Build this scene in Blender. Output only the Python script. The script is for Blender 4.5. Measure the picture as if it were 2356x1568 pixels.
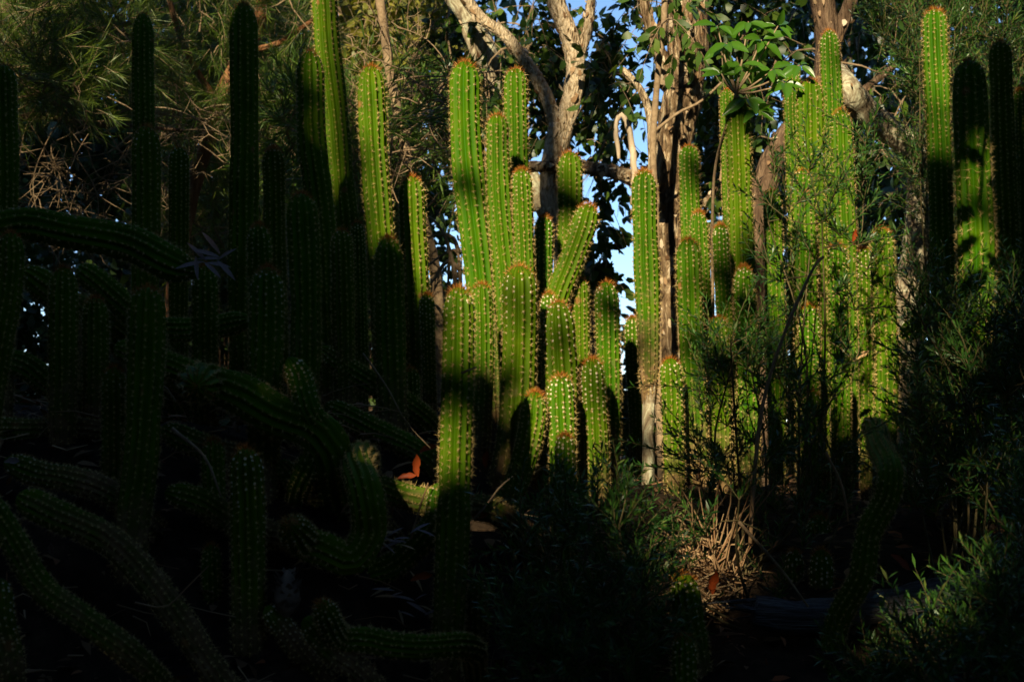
import bpy, math, random
import numpy as np
from mathutils import Vector, noise as mnoise

random.seed(7); RNG = np.random.default_rng(11)
scene = bpy.context.scene
for o in list(bpy.data.objects): bpy.data.objects.remove(o)
col = scene.collection

# ------------------------------------------------------------------ camera, sky, sun, exposure
W, H, F = 2356.0, 1568.0, 3272.0          # pixel frame the layout was measured in, focal length in those pixels
CAMZ = 0.80
PITCH = math.atan(216.0 / F)
cam_d = bpy.data.cameras.new('camera'); cam = bpy.data.objects.new('camera', cam_d); col.objects.link(cam)
cam.location = (0, 0, CAMZ); cam.rotation_euler = (math.pi / 2 + PITCH, 0, 0)
cam_d.sensor_width = 36.0; cam_d.lens = 50.0; cam_d.clip_start = 0.05; cam_d.clip_end = 2000
cam_d.dof.use_dof = True; cam_d.dof.focus_distance = 4.0; cam_d.dof.aperture_fstop = 8.0
scene.camera = cam

SUN_AZ, SUN_EL = math.radians(15), math.radians(23)   # behind the camera, a little to its left
S = np.array([-math.sin(SUN_AZ) * math.cos(SUN_EL), -math.cos(SUN_AZ) * math.cos(SUN_EL), math.sin(SUN_EL)])
world = bpy.data.worlds.new('World'); scene.world = world; world.use_nodes = True
wn = world.node_tree.nodes; wl = world.node_tree.links
sky = wn.new('ShaderNodeTexSky'); sky.sky_type = 'NISHITA'; sky.sun_disc = False
sky.sun_elevation = SUN_EL; sky.sun_rotation = math.atan2(S[0], S[1])
sky.altitude = 1200; sky.air_density = 1.0; sky.dust_density = 0.0; sky.ozone_density = 4.0
bg = wn['Background']; bg.inputs['Strength'].default_value = 0.12
wl.new(sky.outputs[0], bg.inputs[0])
sun_d = bpy.data.lights.new('sun', 'SUN'); sun_d.energy = 5.0; sun_d.angle = math.radians(0.53); sun_d.color = (1.0, 0.83, 0.56)
sun = bpy.data.objects.new('sun', sun_d); col.objects.link(sun)
sun.rotation_euler = Vector(S).to_track_quat('Z', 'Y').to_euler()
vs = scene.view_settings; vs.view_transform = 'Standard'; vs.look = 'None'; vs.exposure = 0.66; vs.gamma = 1.0
vs.use_curve_mapping = False

# ------------------------------------------------------------------ helpers
cp, sp = math.cos(PITCH), math.sin(PITCH)
def P(px, py, Y):
    dx = (px - W / 2) / F; up = (H / 2 - py) / F
    y = cp - sp * up; z = sp + cp * up; t = Y / y
    return np.array([dx * t, Y, CAMZ + z * t])
def to_px(q):
    x, y, z = q[..., 0], q[..., 1], q[..., 2] - CAMZ
    f = cp * y + sp * z; u = -sp * y + cp * z
    return W / 2 + x / f * F, H / 2 - u / f * F
def smooth01(a, b, x):
    t = np.clip((x - a) / (b - a), 0, 1); return t * t * (3 - 2 * t)
def ground_z(x, y):
    x = np.asarray(x, float); y = np.asarray(y, float)
    ys = [-400, -2, 1.6, 2.2, 2.8, 3.3, 3.9, 4.6, 6.0, 8.0, 14, 30, 900]
    zs = [-.3, -.05, .0, .06, .26, .42, .60, .64, .50, .22, -.2, -.6, -.6]
    z = np.interp(y, ys, zs)
    # the bank of heaped old stems on the shaded side
    yb = y - .42 * smooth01(-.45, -.12, x)
    bank = np.interp(yb, [-400, 1.6, 2.3, 2.6, 2.9, 3.0, 3.2, 3.4, 4.0, 5.0, 6.2, 8, 14, 30, 900], [-.3, 0, .1, .22, .38, .50, .68, .80, .86, .74, .5, .22, -.2, -.6, -.6])
    left = smooth01(.12, -.12, x) * smooth01(9, 5, np.abs(x))
    z = z + (bank - z) * left
    near = smooth01(14, 8, np.hypot(x, y - 4))
    z = z + near * (.03 * np.sin(3.1 * x + 1.7 * y) + .02 * np.sin(7.3 * x - 5.1 * y) + .012 * np.sin(15 * x + 11 * y))
    return z
def np_mesh(name, V, T=None, Q=None, smooth=False, attrs=None, mat_idx=None):
    me = bpy.data.meshes.new(name)
    V = np.asarray(V, np.float32)
    me.vertices.add(len(V)); me.vertices.foreach_set('co', V.ravel())
    loops = []; starts = []; n = 0; totals = []
    for Fc, k in ((Q, 4), (T, 3)):
        if Fc is None or len(Fc) == 0: continue
        Fc = np.asarray(Fc, np.int32); loops.append(Fc.ravel())
        starts.append(n + np.arange(len(Fc)) * k); totals.append(np.full(len(Fc), k)); n += Fc.size
    loops = np.concatenate(loops); starts = np.concatenate(starts).astype(np.int32)
    me.loops.add(len(loops)); me.loops.foreach_set('vertex_index', loops)
    me.polygons.add(len(starts)); me.polygons.foreach_set('loop_start', starts)
    me.polygons.foreach_set('loop_total', np.concatenate(totals).astype(np.int32))
    if smooth: me.polygons.foreach_set('use_smooth', np.ones(len(starts), bool))
    for k, v in (attrs or {}).items():
        a = me.attributes.new(k, 'FLOAT', 'POINT'); a.data.foreach_set('value', np.asarray(v, np.float32))
    me.update(calc_edges=True); me.validate()
    return me
class MB:                                   # collects triangles/quads
    def __init__(s): s.V = []; s.T = []; s.Q = []; s.A = []; s.n = 0
    def add(s, V, T=None, Q=None, a=None):
        V = np.asarray(V, float)
        if T is not None and len(T): s.T.append(np.asarray(T) + s.n)
        if Q is not None and len(Q): s.Q.append(np.asarray(Q) + s.n)
        s.V.append(V); s.A.append(np.zeros(len(V)) if a is None else np.broadcast_to(np.asarray(a, float), (len(V),))); s.n += len(V)
    def mesh(s, name, smooth=False):
        return np_mesh(name, np.concatenate(s.V), np.concatenate(s.T) if s.T else None,
                       np.concatenate(s.Q) if s.Q else None, smooth, {'val': np.concatenate(s.A)})
def link(name, data, mat=None, parent=None, kind=None):
    o = bpy.data.objects.new(name, data); col.objects.link(o)
    if mat is not None and data is not None and len(data.materials) == 0: data.materials.append(mat)
    if parent is not None:
        o.parent = parent; o.location = -Vector(parent.location) if parent.parent is None else (0, 0, 0)
    if kind: o['kind'] = kind
    return o
def thing(name, label, cat, loc, group=None):
    o = bpy.data.objects.new(name, None); col.objects.link(o); o.location = Vector([float(c) for c in loc]); o.empty_display_size = .05
    o['label'] = label; o['category'] = cat
    if group: o['group'] = group
    return o
def tag(o, label, cat, group=None):
    o['label'] = label; o['category'] = cat
    if group: o['group'] = group
    return o
def norm(v):
    return v / np.maximum(np.linalg.norm(v, axis=-1, keepdims=True), 1e-9)
def spline(pts, step):                      # Catmull-Rom through pts, resampled evenly
    p = np.asarray(pts, float)
    if len(p) == 2: p = np.array([p[0], (p[0] + p[1]) / 2, p[1]])
    e = np.vstack([2 * p[0] - p[1], p, 2 * p[-1] - p[-2]])
    out = []
    for i in range(1, len(e) - 2):
        a, b, c, d = e[i - 1], e[i], e[i + 1], e[i + 2]
        t = np.linspace(0, 1, 16, endpoint=False)[:, None]
        out.append(.5 * (2 * b + (c - a) * t + (2 * a - 5 * b + 4 * c - d) * t ** 2 + (3 * b - a - 3 * c + d) * t ** 3))
    out = np.vstack(out + [p[-1:]])
    L = np.concatenate([[0], np.cumsum(np.linalg.norm(np.diff(out, axis=0), axis=1))])
    n = max(3, int(L[-1] / step) + 1); s = np.linspace(0, L[-1], n)
    return np.stack([np.interp(s, L, out[:, k]) for k in range(3)], 1), s
def frames(c):
    T = norm(np.gradient(c, axis=0)); N = np.zeros_like(T)
    up = np.array([0, 1.0, 0]) if abs(T[0][1]) < .9 else np.array([1.0, 0, 0])
    n = up - T[0] * up.dot(T[0]); N[0] = n / np.linalg.norm(n)
    for i in range(1, len(c)):
        n = N[i - 1] - T[i] * N[i - 1].dot(T[i]); N[i] = n / np.linalg.norm(n)
    return T, N, np.cross(T, N)
def tube(mb, pts, r0, r1, step=.06, nseg=6, rough=0.0, a=0.0, prof=None, cap=True, seed=0.0):
    c, s = spline(pts, step); T, N, B = frames(c)
    r = np.interp(s, [0, s[-1]], [r0, r1]) if prof is None else np.interp(s / s[-1], np.linspace(0, 1, len(prof)), prof)
    th = np.linspace(0, 2 * math.pi, nseg, endpoint=False)
    R = np.repeat(r[:, None], nseg, 1)
    if rough:
        k = RNG.normal(0, 1, R.shape); k = (k + np.roll(k, 1, 1) + np.roll(k, 1, 0)) / 1.7
        R = R * (1 + rough * k)
    V = c[:, None] + R[..., None] * (np.cos(th)[None, :, None] * N[:, None] + np.sin(th)[None, :, None] * B[:, None])
    V = V.reshape(-1, 3); n = len(c)
    i, j = np.meshgrid(np.arange(n - 1), np.arange(nseg), indexing='ij'); j2 = (j + 1) % nseg
    Q = np.stack([i * nseg + j, i * nseg + j2, (i + 1) * nseg + j2, (i + 1) * nseg + j], -1).reshape(-1, 4)
    Tt = None
    if cap and nseg > 3:
        V = np.vstack([V, c[0] - T[0] * r[0] * .2, c[-1] + T[-1] * r[-1] * .4]); m = len(V)
        js = np.arange(nseg); jj = (js + 1) % nseg
        Tt = np.vstack([np.stack([np.full(nseg, m - 2), jj, js], 1), np.stack([np.full(nseg, m - 1), (n - 1) * nseg + js, (n - 1) * nseg + jj], 1)])
    mb.add(V, Tt, Q, a)
    return c

# ------------------------------------------------------------------ materials (all procedural)
def mat_new(name):
    m = bpy.data.materials.new(name); m.use_nodes = True
    return m, m.node_tree.nodes, m.node_tree.links, m.node_tree.nodes['Principled BSDF']
def ramp(nd, stops):
    r = nd.new('ShaderNodeValToRGB'); e = r.color_ramp.elements
    while len(e) < len(stops): e.new(.5)
    for i, (p, c) in enumerate(stops): e[i].position = p; e[i].color = (*c, 1)
    return r
def leaf_mat(name, stops, trans=.25, rough=.45, spec=.4):
    m, nd, lk, b = mat_new(name)
    g = nd.new('ShaderNodeNewGeometry'); r = ramp(nd, stops); lk.new(g.outputs['Random Per Island'], r.inputs[0])
    lk.new(r.outputs[0], b.inputs['Base Color']); b.inputs['Roughness'].default_value = rough
    b.inputs['Specular IOR Level'].default_value = spec
    t = nd.new('ShaderNodeBsdfTranslucent'); mx = nd.new('ShaderNodeMixShader'); mx.inputs[0].default_value = trans
    mul = nd.new('ShaderNodeMix'); mul.data_type = 'RGBA'; mul.blend_type = 'MULTIPLY'; mul.inputs[0].default_value = 1
    lk.new(r.outputs[0], mul.inputs[6]); mul.inputs[7].default_value = (1.6, 1.5, .5, 1)
    lk.new(mul.outputs[2], t.inputs[0]); lk.new(b.outputs[0], mx.inputs[1]); lk.new(t.outputs[0], mx.inputs[2])
    lk.new(mx.outputs[0], nd['Material Output'].inputs[0])
    return m
def bark_mat(name, stops, scale=(14, 14, 5), bump=.6, dist=.012, rough=.85):
    m, nd, lk, b = mat_new(name)
    tc = nd.new('ShaderNodeTexCoord'); mp = nd.new('ShaderNodeMapping'); mp.inputs['Scale'].default_value = scale
    lk.new(tc.outputs['Object'], mp.inputs[0])
    n1 = nd.new('ShaderNodeTexNoise'); n1.inputs['Scale'].default_value = 1.0; n1.inputs['Detail'].default_value = 8; n1.inputs['Roughness'].default_value = .7
    n1.inputs['Distortion'].default_value = 1.2
    lk.new(mp.outputs[0], n1.inputs[0]); r = ramp(nd, stops); lk.new(n1.outputs[0], r.inputs[0]); lk.new(r.outputs[0], b.inputs['Base Color'])
    v = nd.new('ShaderNodeTexVoronoi'); v.inputs['Scale'].default_value = 2.2; v.feature = 'DISTANCE_TO_EDGE'; lk.new(mp.outputs[0], v.inputs[0])
    mth = nd.new('ShaderNodeMath'); mth.operation = 'ADD'; lk.new(n1.outputs[0], mth.inputs[0]); lk.new(v.outputs[0], mth.inputs[1])
    bp = nd.new('ShaderNodeBump'); bp.inputs['Strength'].default_value = bump; bp.inputs['Distance'].default_value = dist
    lk.new(mth.outputs[0], bp.inputs['Height']); lk.new(bp.outputs[0], b.inputs['Normal']); b.inputs['Roughness'].default_value = rough
    b.inputs['Specular IOR Level'].default_value = .2
    return m
def attr_ramp_mat(name, attr, stops, rough=.6, spec=.3, island=0.0):
    m, nd, lk, b = mat_new(name)
    a = nd.new('ShaderNodeAttribute'); a.attribute_name = attr; r = ramp(nd, stops)
    src = a.outputs['Fac']
    if island:
        g = nd.new('ShaderNodeNewGeometry'); ma = nd.new('ShaderNodeMath'); ma.operation = 'MULTIPLY_ADD'
        ma.inputs[1].default_value = island; lk.new(g.outputs['Random Per Island'], ma.inputs[0]); lk.new(src, ma.inputs[2]); src = ma.outputs[0]
    lk.new(src, r.inputs[0]); lk.new(r.outputs[0], b.inputs['Base Color'])
    b.inputs['Roughness'].default_value = rough; b.inputs['Specular IOR Level'].default_value = spec
    return m
def cactus_mat():
    m, nd, lk, b = mat_new('cactus_skin')
    tc = nd.new('ShaderNodeTexCoord'); oi = nd.new('ShaderNodeObjectInfo')
    n = nd.new('ShaderNodeTexNoise'); n.inputs['Scale'].default_value = 9; n.inputs['Detail'].default_value = 6; lk.new(tc.outputs['Object'], n.inputs[0])
    g = ramp(nd, [(.3, (.026, .082, .0005)), (.55, (.041, .124, .0006)), (.75, (.076, .150, .001))]); lk.new(n.outputs[0], g.inputs[0])
    hue = nd.new('ShaderNodeHueSaturation'); lk.new(g.outputs[0], hue.inputs['Color'])
    mr = nd.new('ShaderNodeMapRange'); lk.new(oi.outputs['Random'], mr.inputs[0]); mr.inputs[3].default_value = .475; mr.inputs[4].default_value = .512
    lk.new(mr.outputs[0], hue.inputs['Hue'])
    cr = nd.new('ShaderNodeAttribute'); cr.attribute_name = 'crest'
    mx = nd.new('ShaderNodeMix'); mx.data_type = 'RGBA'; lk.new(hue.outputs[0], mx.inputs[6]); mx.inputs[7].default_value = (.13, .20, .012, 1)
    mm = nd.new('ShaderNodeMath'); mm.operation = 'MULTIPLY'; mm.inputs[1].default_value = .55; lk.new(cr.outputs['Fac'], mm.inputs[0]); lk.new(mm.outputs[0], mx.inputs[0])
    ag = nd.new('ShaderNodeAttribute'); ag.attribute_name = 'age'
    n2 = nd.new('ShaderNodeTexNoise'); n2.inputs['Scale'].default_value = 26; n2.inputs['Detail'].default_value = 8; n2.inputs['Roughness'].default_value = .7; lk.new(tc.outputs['Object'], n2.inputs[0])
    ad = nd.new('ShaderNodeMath'); ad.operation = 'ADD'; lk.new(ag.outputs['Fac'], ad.inputs[0]); lk.new(n2.outputs[0], ad.inputs[1])
    st = nd.new('ShaderNodeMapRange'); lk.new(ad.outputs[0], st.inputs[0]); st.inputs[1].default_value = .80; st.inputs[2].default_value = 1.15
    ck = ramp(nd, [(.35, (.07, .045, .02)), (.6, (.20, .13, .06)), (.8, (.27, .21, .13))]); lk.new(n2.outputs[0], ck.inputs[0])
    m2 = nd.new('ShaderNodeMix'); m2.data_type = 'RGBA'; lk.new(st.outputs[0], m2.inputs[0]); lk.new(mx.outputs[2], m2.inputs[6]); lk.new(ck.outputs[0], m2.inputs[7])
    # small corky scars
    v = nd.new('ShaderNodeTexVoronoi'); v.inputs['Scale'].default_value = 7; lk.new(tc.outputs['Object'], v.inputs[0])
    sc = nd.new('ShaderNodeMapRange'); lk.new(v.outputs['Distance'], sc.inputs[0]); sc.inputs[1].default_value = .10; sc.inputs[2].default_value = .05
    m3 = nd.new('ShaderNodeMix'); m3.data_type = 'RGBA'; lk.new(sc.outputs[0], m3.inputs[0]); lk.new(m2.outputs[2], m3.inputs[6]); m3.inputs[7].default_value = (.24, .13, .04, 1)
    lk.new(m3.outputs[2], b.inputs['Base Color'])
    bp = nd.new('ShaderNodeBump'); bp.inputs['Strength'].default_value = .25; bp.inputs['Distance'].default_value = .004
    lk.new(n2.outputs[0], bp.inputs['Height']); lk.new(bp.outputs[0], b.inputs['Normal'])
    b.inputs['Roughness'].default_value = .5; b.inputs['Specular IOR Level'].default_value = .05
    return m
M = {}
M['cactus'] = cactus_mat()
M['spine'] = attr_ramp_mat('cactus_spine', 'val', [(0, (.24, .12, .03)), (.45, (.44, .29, .08)), (.9, (.62, .48, .20))], .5, .3, .5)
M['crown_spine'] = attr_ramp_mat('crown_spine', 'val', [(0, (.13, .03, .005)), (.5, (.36, .11, .012)), (1, (.62, .34, .06))], .5, .3, .8)
M['areole'] = attr_ramp_mat('areole_wool', 'val', [(0, (.30, .20, .09)), (.5, (.50, .40, .22)), (1, (.82, .76, .58))], .9, .1)
M['paperbark'] = bark_mat('paperbark', [(.36, (.05, .028, .015)), (.44, (.42, .31, .18)), (.57, (.74, .62, .43)), (.66, (.46, .25, .10)), (.74, (.13, .07, .035))], (26, 26, 9), 1.0, .03)
M['peelbark'] = bark_mat('peeling_bark', [(.36, (.03, .019, .01)), (.46, (.15, .095, .05)), (.54, (.32, .225, .125)), (.60, (.66, .54, .35)), (.70, (.28, .15, .06))], (20, 20, 5), 1.0, .04)
M['darkbark'] = bark_mat('rough_bark', [(.3, (.035, .02, .012)), (.5, (.14, .09, .055)), (.7, (.30, .21, .13))], (22, 22, 5), 1.0, .025)
M['redbark'] = bark_mat('red_bark', [(.3, (.10, .035, .012)), (.5, (.26, .12, .05)), (.7, (.36, .22, .11))], (20, 20, 6), 1.0, .015)
M['lichenbark'] = bark_mat('lichen_bark', [(.35, (.10, .065, .04)), (.5, (.30, .25, .16)), (.6, (.55, .55, .38))], (18, 18, 9), .8, .012)
M['twig'] = bark_mat('dry_twig', [(.3, (.14, .09, .05)), (.6, (.34, .25, .15))], (30, 30, 30), .3, .003)
M['flake'] = leaf_mat('bark_flake', [(0, (.10, .05, .025)), (.35, (.30, .19, .10)), (.7, (.55, .44, .29)), (1, (.62, .52, .38))], .05, .8, .1)
M['shrubtwig'] = bark_mat('shrub_twig', [(.3, (.05, .05, .02)), (.6, (.14, .11, .05))], (30, 30, 30), .2, .002)
M['palewood'] = bark_mat('pale_dead_wood', [(.3, (.36, .27, .17)), (.6, (.60, .50, .36))], (30, 30, 8), .4, .004)
M['log'] = bark_mat('weathered_log', [(.35, (.04, .04, .042)), (.5, (.14, .14, .145)), (.65, (.24, .235, .23))], (4, 60, 60), 1.0, .015)
M['straw'] = attr_ramp_mat('dry_straw', 'val', [(0, (.20, .10, .045)), (.5, (.36, .23, .12)), (1, (.55, .40, .22))], .7, .2, .6)
M['dark_leaf'] = leaf_mat('small_dark_leaf', [(0, (.020, .045, .012)), (.6, (.035, .08, .014)), (1, (.10, .17, .02))], .28, .38, .4)
M['yellow_leaf'] = leaf_mat('yellow_green_leaf', [(0, (.10, .12, .018)), (.5, (.18, .19, .03)), (.85, (.27, .26, .04)), (1, (.32, .27, .05))], .3)
M['needle'] = leaf_mat('needle_leaf', [(0, (.03, .065, .008)), (.5, (.06, .115, .012)), (1, (.13, .18, .02))], .25)
M['narrow'] = leaf_mat('narrow_leaf', [(0, (.04, .09, .012)), (.6, (.075, .15, .02)), (1, (.13, .20, .03))], .3)
M['broad'] = leaf_mat('broad_leaf', [(0, (.05, .14, .012)), (.6, (.075, .20, .016)), (1, (.12, .25, .025))], .35, .3, .5)
M['rosemary'] = leaf_mat('rosemary_leaf', [(0, (.018, .06, .012)), (.5, (.035, .105, .016)), (.85, (.065, .16, .022)), (1, (.13, .15, .03))], .18, .4, .35)
M['shade_leaf'] = leaf_mat('shade_tree_leaf', [(0, (.025, .05, .012)), (1, (.06, .10, .02))], .08)
M['far_leaf'] = leaf_mat('far_tree_leaf', [(0, (.025, .05, .012)), (1, (.05, .09, .018))], .15)
def plain(name, c, rough=.7, var=.35, trans=0):
    m, nd, lk, b = mat_new(name)
    tc = nd.new('ShaderNodeTexCoord'); n = nd.new('ShaderNodeTexNoise'); n.inputs['Scale'].default_value = 40; n.inputs['Detail'].default_value = 5
    lk.new(tc.outputs['Object'], n.inputs[0])
    r = ramp(nd, [(.3, tuple(k * (1 - var) for k in c)), (.7, tuple(min(1, k * (1 + var)) for k in c))]); lk.new(n.outputs[0], r.inputs[0]); lk.new(r.outputs[0], b.inputs['Base Color'])
    b.inputs['Roughness'].default_value = rough; b.inputs['Specular IOR Level'].default_value = .3
    return m
M['rust_leaf'] = plain('rust_leaf', (.30, .055, .012), .5)
M['tan_leaf'] = plain('tan_leaf', (.42, .28, .14), .6)
M['grey_leaf'] = plain('grey_leaf', (.26, .20, .19), .6)
M['cone'] = plain('cone_scale', (.20, .15, .11), .8)
def soil():
    m, nd, lk, b = mat_new('leaf_litter_soil')
    tc = nd.new('ShaderNodeTexCoord'); n = nd.new('ShaderNodeTexNoise'); n.inputs['Scale'].default_value = 14; n.inputs['Detail'].default_value = 9; n.inputs['Roughness'].default_value = .75
    lk.new(tc.outputs['Object'], n.inputs[0])
    r = ramp(nd, [(.35, (.012, .009, .006)), (.55, (.045, .03, .018)), (.75, (.12, .075, .04))]); lk.new(n.outputs[0], r.inputs[0]); lk.new(r.outputs[0], b.inputs['Base Color'])
    bp = nd.new('ShaderNodeBump'); bp.inputs['Strength'].default_value = .8; bp.inputs['Distance'].default_value = .03
    lk.new(n.outputs[0], bp.inputs['Height']); lk.new(bp.outputs[0], b.inputs['Normal']); b.inputs['Roughness'].default_value = .95
    b.inputs['Specular IOR Level'].default_value = .1
    return m
M['soil'] = soil()

# ------------------------------------------------------------------ sun windows: gaps cut in the unseen crowns to place the sunlight
# (polygon in measured pixels, depths it is tested at, share of leaves left standing inside it)
NEARD = (3.5, 4.1, 4.7)
SUNLIT = [
    ([(665, -200), (880, -200), (885, 440), (735, 450), (700, 200), (665, 60)], (4.9,), 0.0),
    ([(788, 60), (928, 60), (928, 350), (805, 340)], (4.0,), 0.02),
    ([(903, 355), (1020, 355), (1025, 690), (915, 650)], (4.2,), 0.0),
    ([(1025, 110), (1500, 90), (1640, -60), (1990, -80), (1990, 330), (1900, 480), (1760, 560), (1740, 700), (1640, 860), (1630, 1020),
      (1450, 1160), (1325, 1160), (1325, 940), (1140, 910), (1140, 680), (1045, 650)], NEARD, 0.008),
    ([(1985, 480), (2085, 480), (2090, 940), (1990, 930)], (4.1,), 0.0),
    ([(1740, 520), (1990, 400), (1990, 940), (1700, 1000), (1640, 900)], (3.7, 4.1), 0.11),
    ([(960, 990), (1130, 990), (1120, 1170), (970, 1170)], (3.1,), 0.08),
    ([(935, 1040), (1010, 1040), (1190, 1090), (1190, 1250), (980, 1240), (935, 1180)], (3.3,), 0.015),
    ([(970, 700), (1120, 700), (1120, 910), (980, 890)], (3.1,), 0.11),
    ([(2095, -90), (2330, -90), (2330, 100), (2220, 160), (2205, 370), (2110, 370)], (4.5,), 0.0),
    ([(2180, 190), (2320, 190), (2320, 650), (2190, 650)], (3.4,), 0.055),
    ([(1470, 1200), (1740, 1160), (1730, 1430), (1500, 1440)], (3.2,), 0.045),
    ([(1440, 1160), (1900, 1010), (1900, 1620), (1300, 1620), (1300, 1230)], (2.9,), 0.55),
    ([(1900, 1010), (2090, 960), (2100, 700), (2390, 640), (2390, 1620), (1900, 1620)], (2.9, 3.3), 0.27),
    # the trees behind
    ([(20, 120), (340, 120), (480, 380), (470, 520), (30, 520)], (6.5, 7.5), 0.075),
    ([(-40, -140), (740, -140), (740, 160), (-40, 140)], (7.0, 8.0), 0.16),
    ([(340, 150), (740, 150), (740, 620), (380, 600)], (7.4, 8.4), 0.085),
    ([(740, -140), (1050, -140), (1060, 460), (800, 440)], (6.8, 8, 10, 11), 0.008),
    ([(990, -140), (1170, -140), (1190, 300), (1090, 280)], (8, 8.5), 0.008),
    ([(1180, -100), (1380, -100), (1360, 520), (1230, 500), (1220, 200)], (8,), 0.004),
    ([(1400, -140), (1650, -140), (1650, 840), (1490, 840), (1400, 500)], (6.6, 7.2), 0.005),
    ([(1640, -140), (2400, -140), (2400, 330), (2150, 480), (1700, 560)], (5.5, 7.0), 0.025),
    ([(2050, 490), (2190, 490), (2170, 690), (2060, 690)], (6,), 0.01),
    ([(950, 470), (1070, 470), (1070, 900), (950, 900)], (5.5,), 0.01),
]
SHADED = [([(1640, 560), (1740, 600), (1750, 900), (1655, 900)], 4.2),      # leaves kept inside the windows to hold two columns and the log dark
          ([(1735, 1140), (2080, 1140), (2080, 1460), (1735, 1450)], 3.15)]
def in_poly(px, py, poly):
    c = np.zeros(px.shape, bool); n = len(poly)
    for i in range(n):
        x1, y1 = poly[i]; x2, y2 = poly[(i + 1) % n]
        if y1 == y2: continue
        k = ((y1 > py) != (y2 > py)) & (px < (x2 - x1) * (py - y1) / (y2 - y1) + x1)
        c ^= k
    return c
def shade_keep(p, jitter=.03, more=()):
    """which leaves stay: a leaf goes if its base, middle or tip crosses a sun window"""
    keep = np.ones(len(p)); jit = RNG.normal(0, jitter, p.shape)
    shaded = np.zeros(len(p), bool)
    for poly, Y in SHADED:
        q = p + jit; t = (q[:, 1] - Y) / S[1]; q = q - S * t[:, None]; x, y = to_px(q); shaded |= in_poly(x, y, poly)
    for poly, deps, left in SUNLIT:
        hit = np.zeros(len(p), bool)
        for pt in (p, *more):
            for Y in deps:
                q = pt + jit; t = (q[:, 1] - Y) / S[1]; q = q - S * t[:, None]
                x, y = to_px(q); hit |= in_poly(x, y, poly)
        keep[hit] *= left
    return (RNG.random(len(p)) < keep) | (shaded & (RNG.random(len(p)) < .35))

# ------------------------------------------------------------------ ground
def build_ground():
    xs = np.unique(np.concatenate([np.linspace(-400, 400, 41), np.linspace(-14, 14, 57), np.linspace(-3, 3, 121)]))
    ys = np.unique(np.concatenate([np.linspace(-400, 900, 53), np.linspace(-12, 16, 57), np.linspace(1.2, 6, 97)]))
    X, Y = np.meshgrid(xs, ys); Z = ground_z(X, Y)
    V = np.stack([X, Y, Z], -1).reshape(-1, 3); nx = len(xs)
    i, j = np.meshgrid(np.arange(len(ys) - 1), np.arange(nx - 1), indexing='ij')
    Q = np.stack([i * nx + j, i * nx + j + 1, (i + 1) * nx + j + 1, (i + 1) * nx + j], -1).reshape(-1, 4)
    link('ground', np_mesh('ground', V, None, Q, True), M['soil'], kind='structure')
build_ground()

# ------------------------------------------------------------------ leaves
OVATE = (np.array([[0, 0, 0], [.3, .28, .05], [.3, -.28, .05], [.7, .2, .02], [.7, -.2, .02], [1, 0, -.08]]),
         np.array([[0, 2, 1], [1, 2, 4], [1, 4, 3], [3, 4, 5]]))
NARROW = (np.array([[0, 0, 0], [.5, .5, .03], [.5, -.5, .03], [1, 0, -.05]]), np.array([[0, 2, 1], [1, 2, 3]]))
def leaves(mb, pos, d, up, length, width, shape=OVATE):
    """many leaves at once: base points, directions, rough up vectors, lengths, width ratios"""
    n = len(pos); d = norm(d); s = norm(np.cross(d, up)); u = np.cross(s, d)
    L = np.broadcast_to(length, (n,))[:, None, None]; wd = np.broadcast_to(width, (n,))[:, None, None]
    sh, tr = shape
    V = pos[:, None] + L * (sh[None, :, 0:1] * d[:, None] + wd * sh[None, :, 1:2] * s[:, None] + sh[None, :, 2:3] * u[:, None])
    k = len(sh)
    T = (tr[None] + (np.arange(n) * k)[:, None, None]).reshape(-1, 3)
    mb.add(V.reshape(-1, 3), T)
def rnd_dirs(n):
    return norm(RNG.normal(0, 1, (n, 3)))

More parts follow.
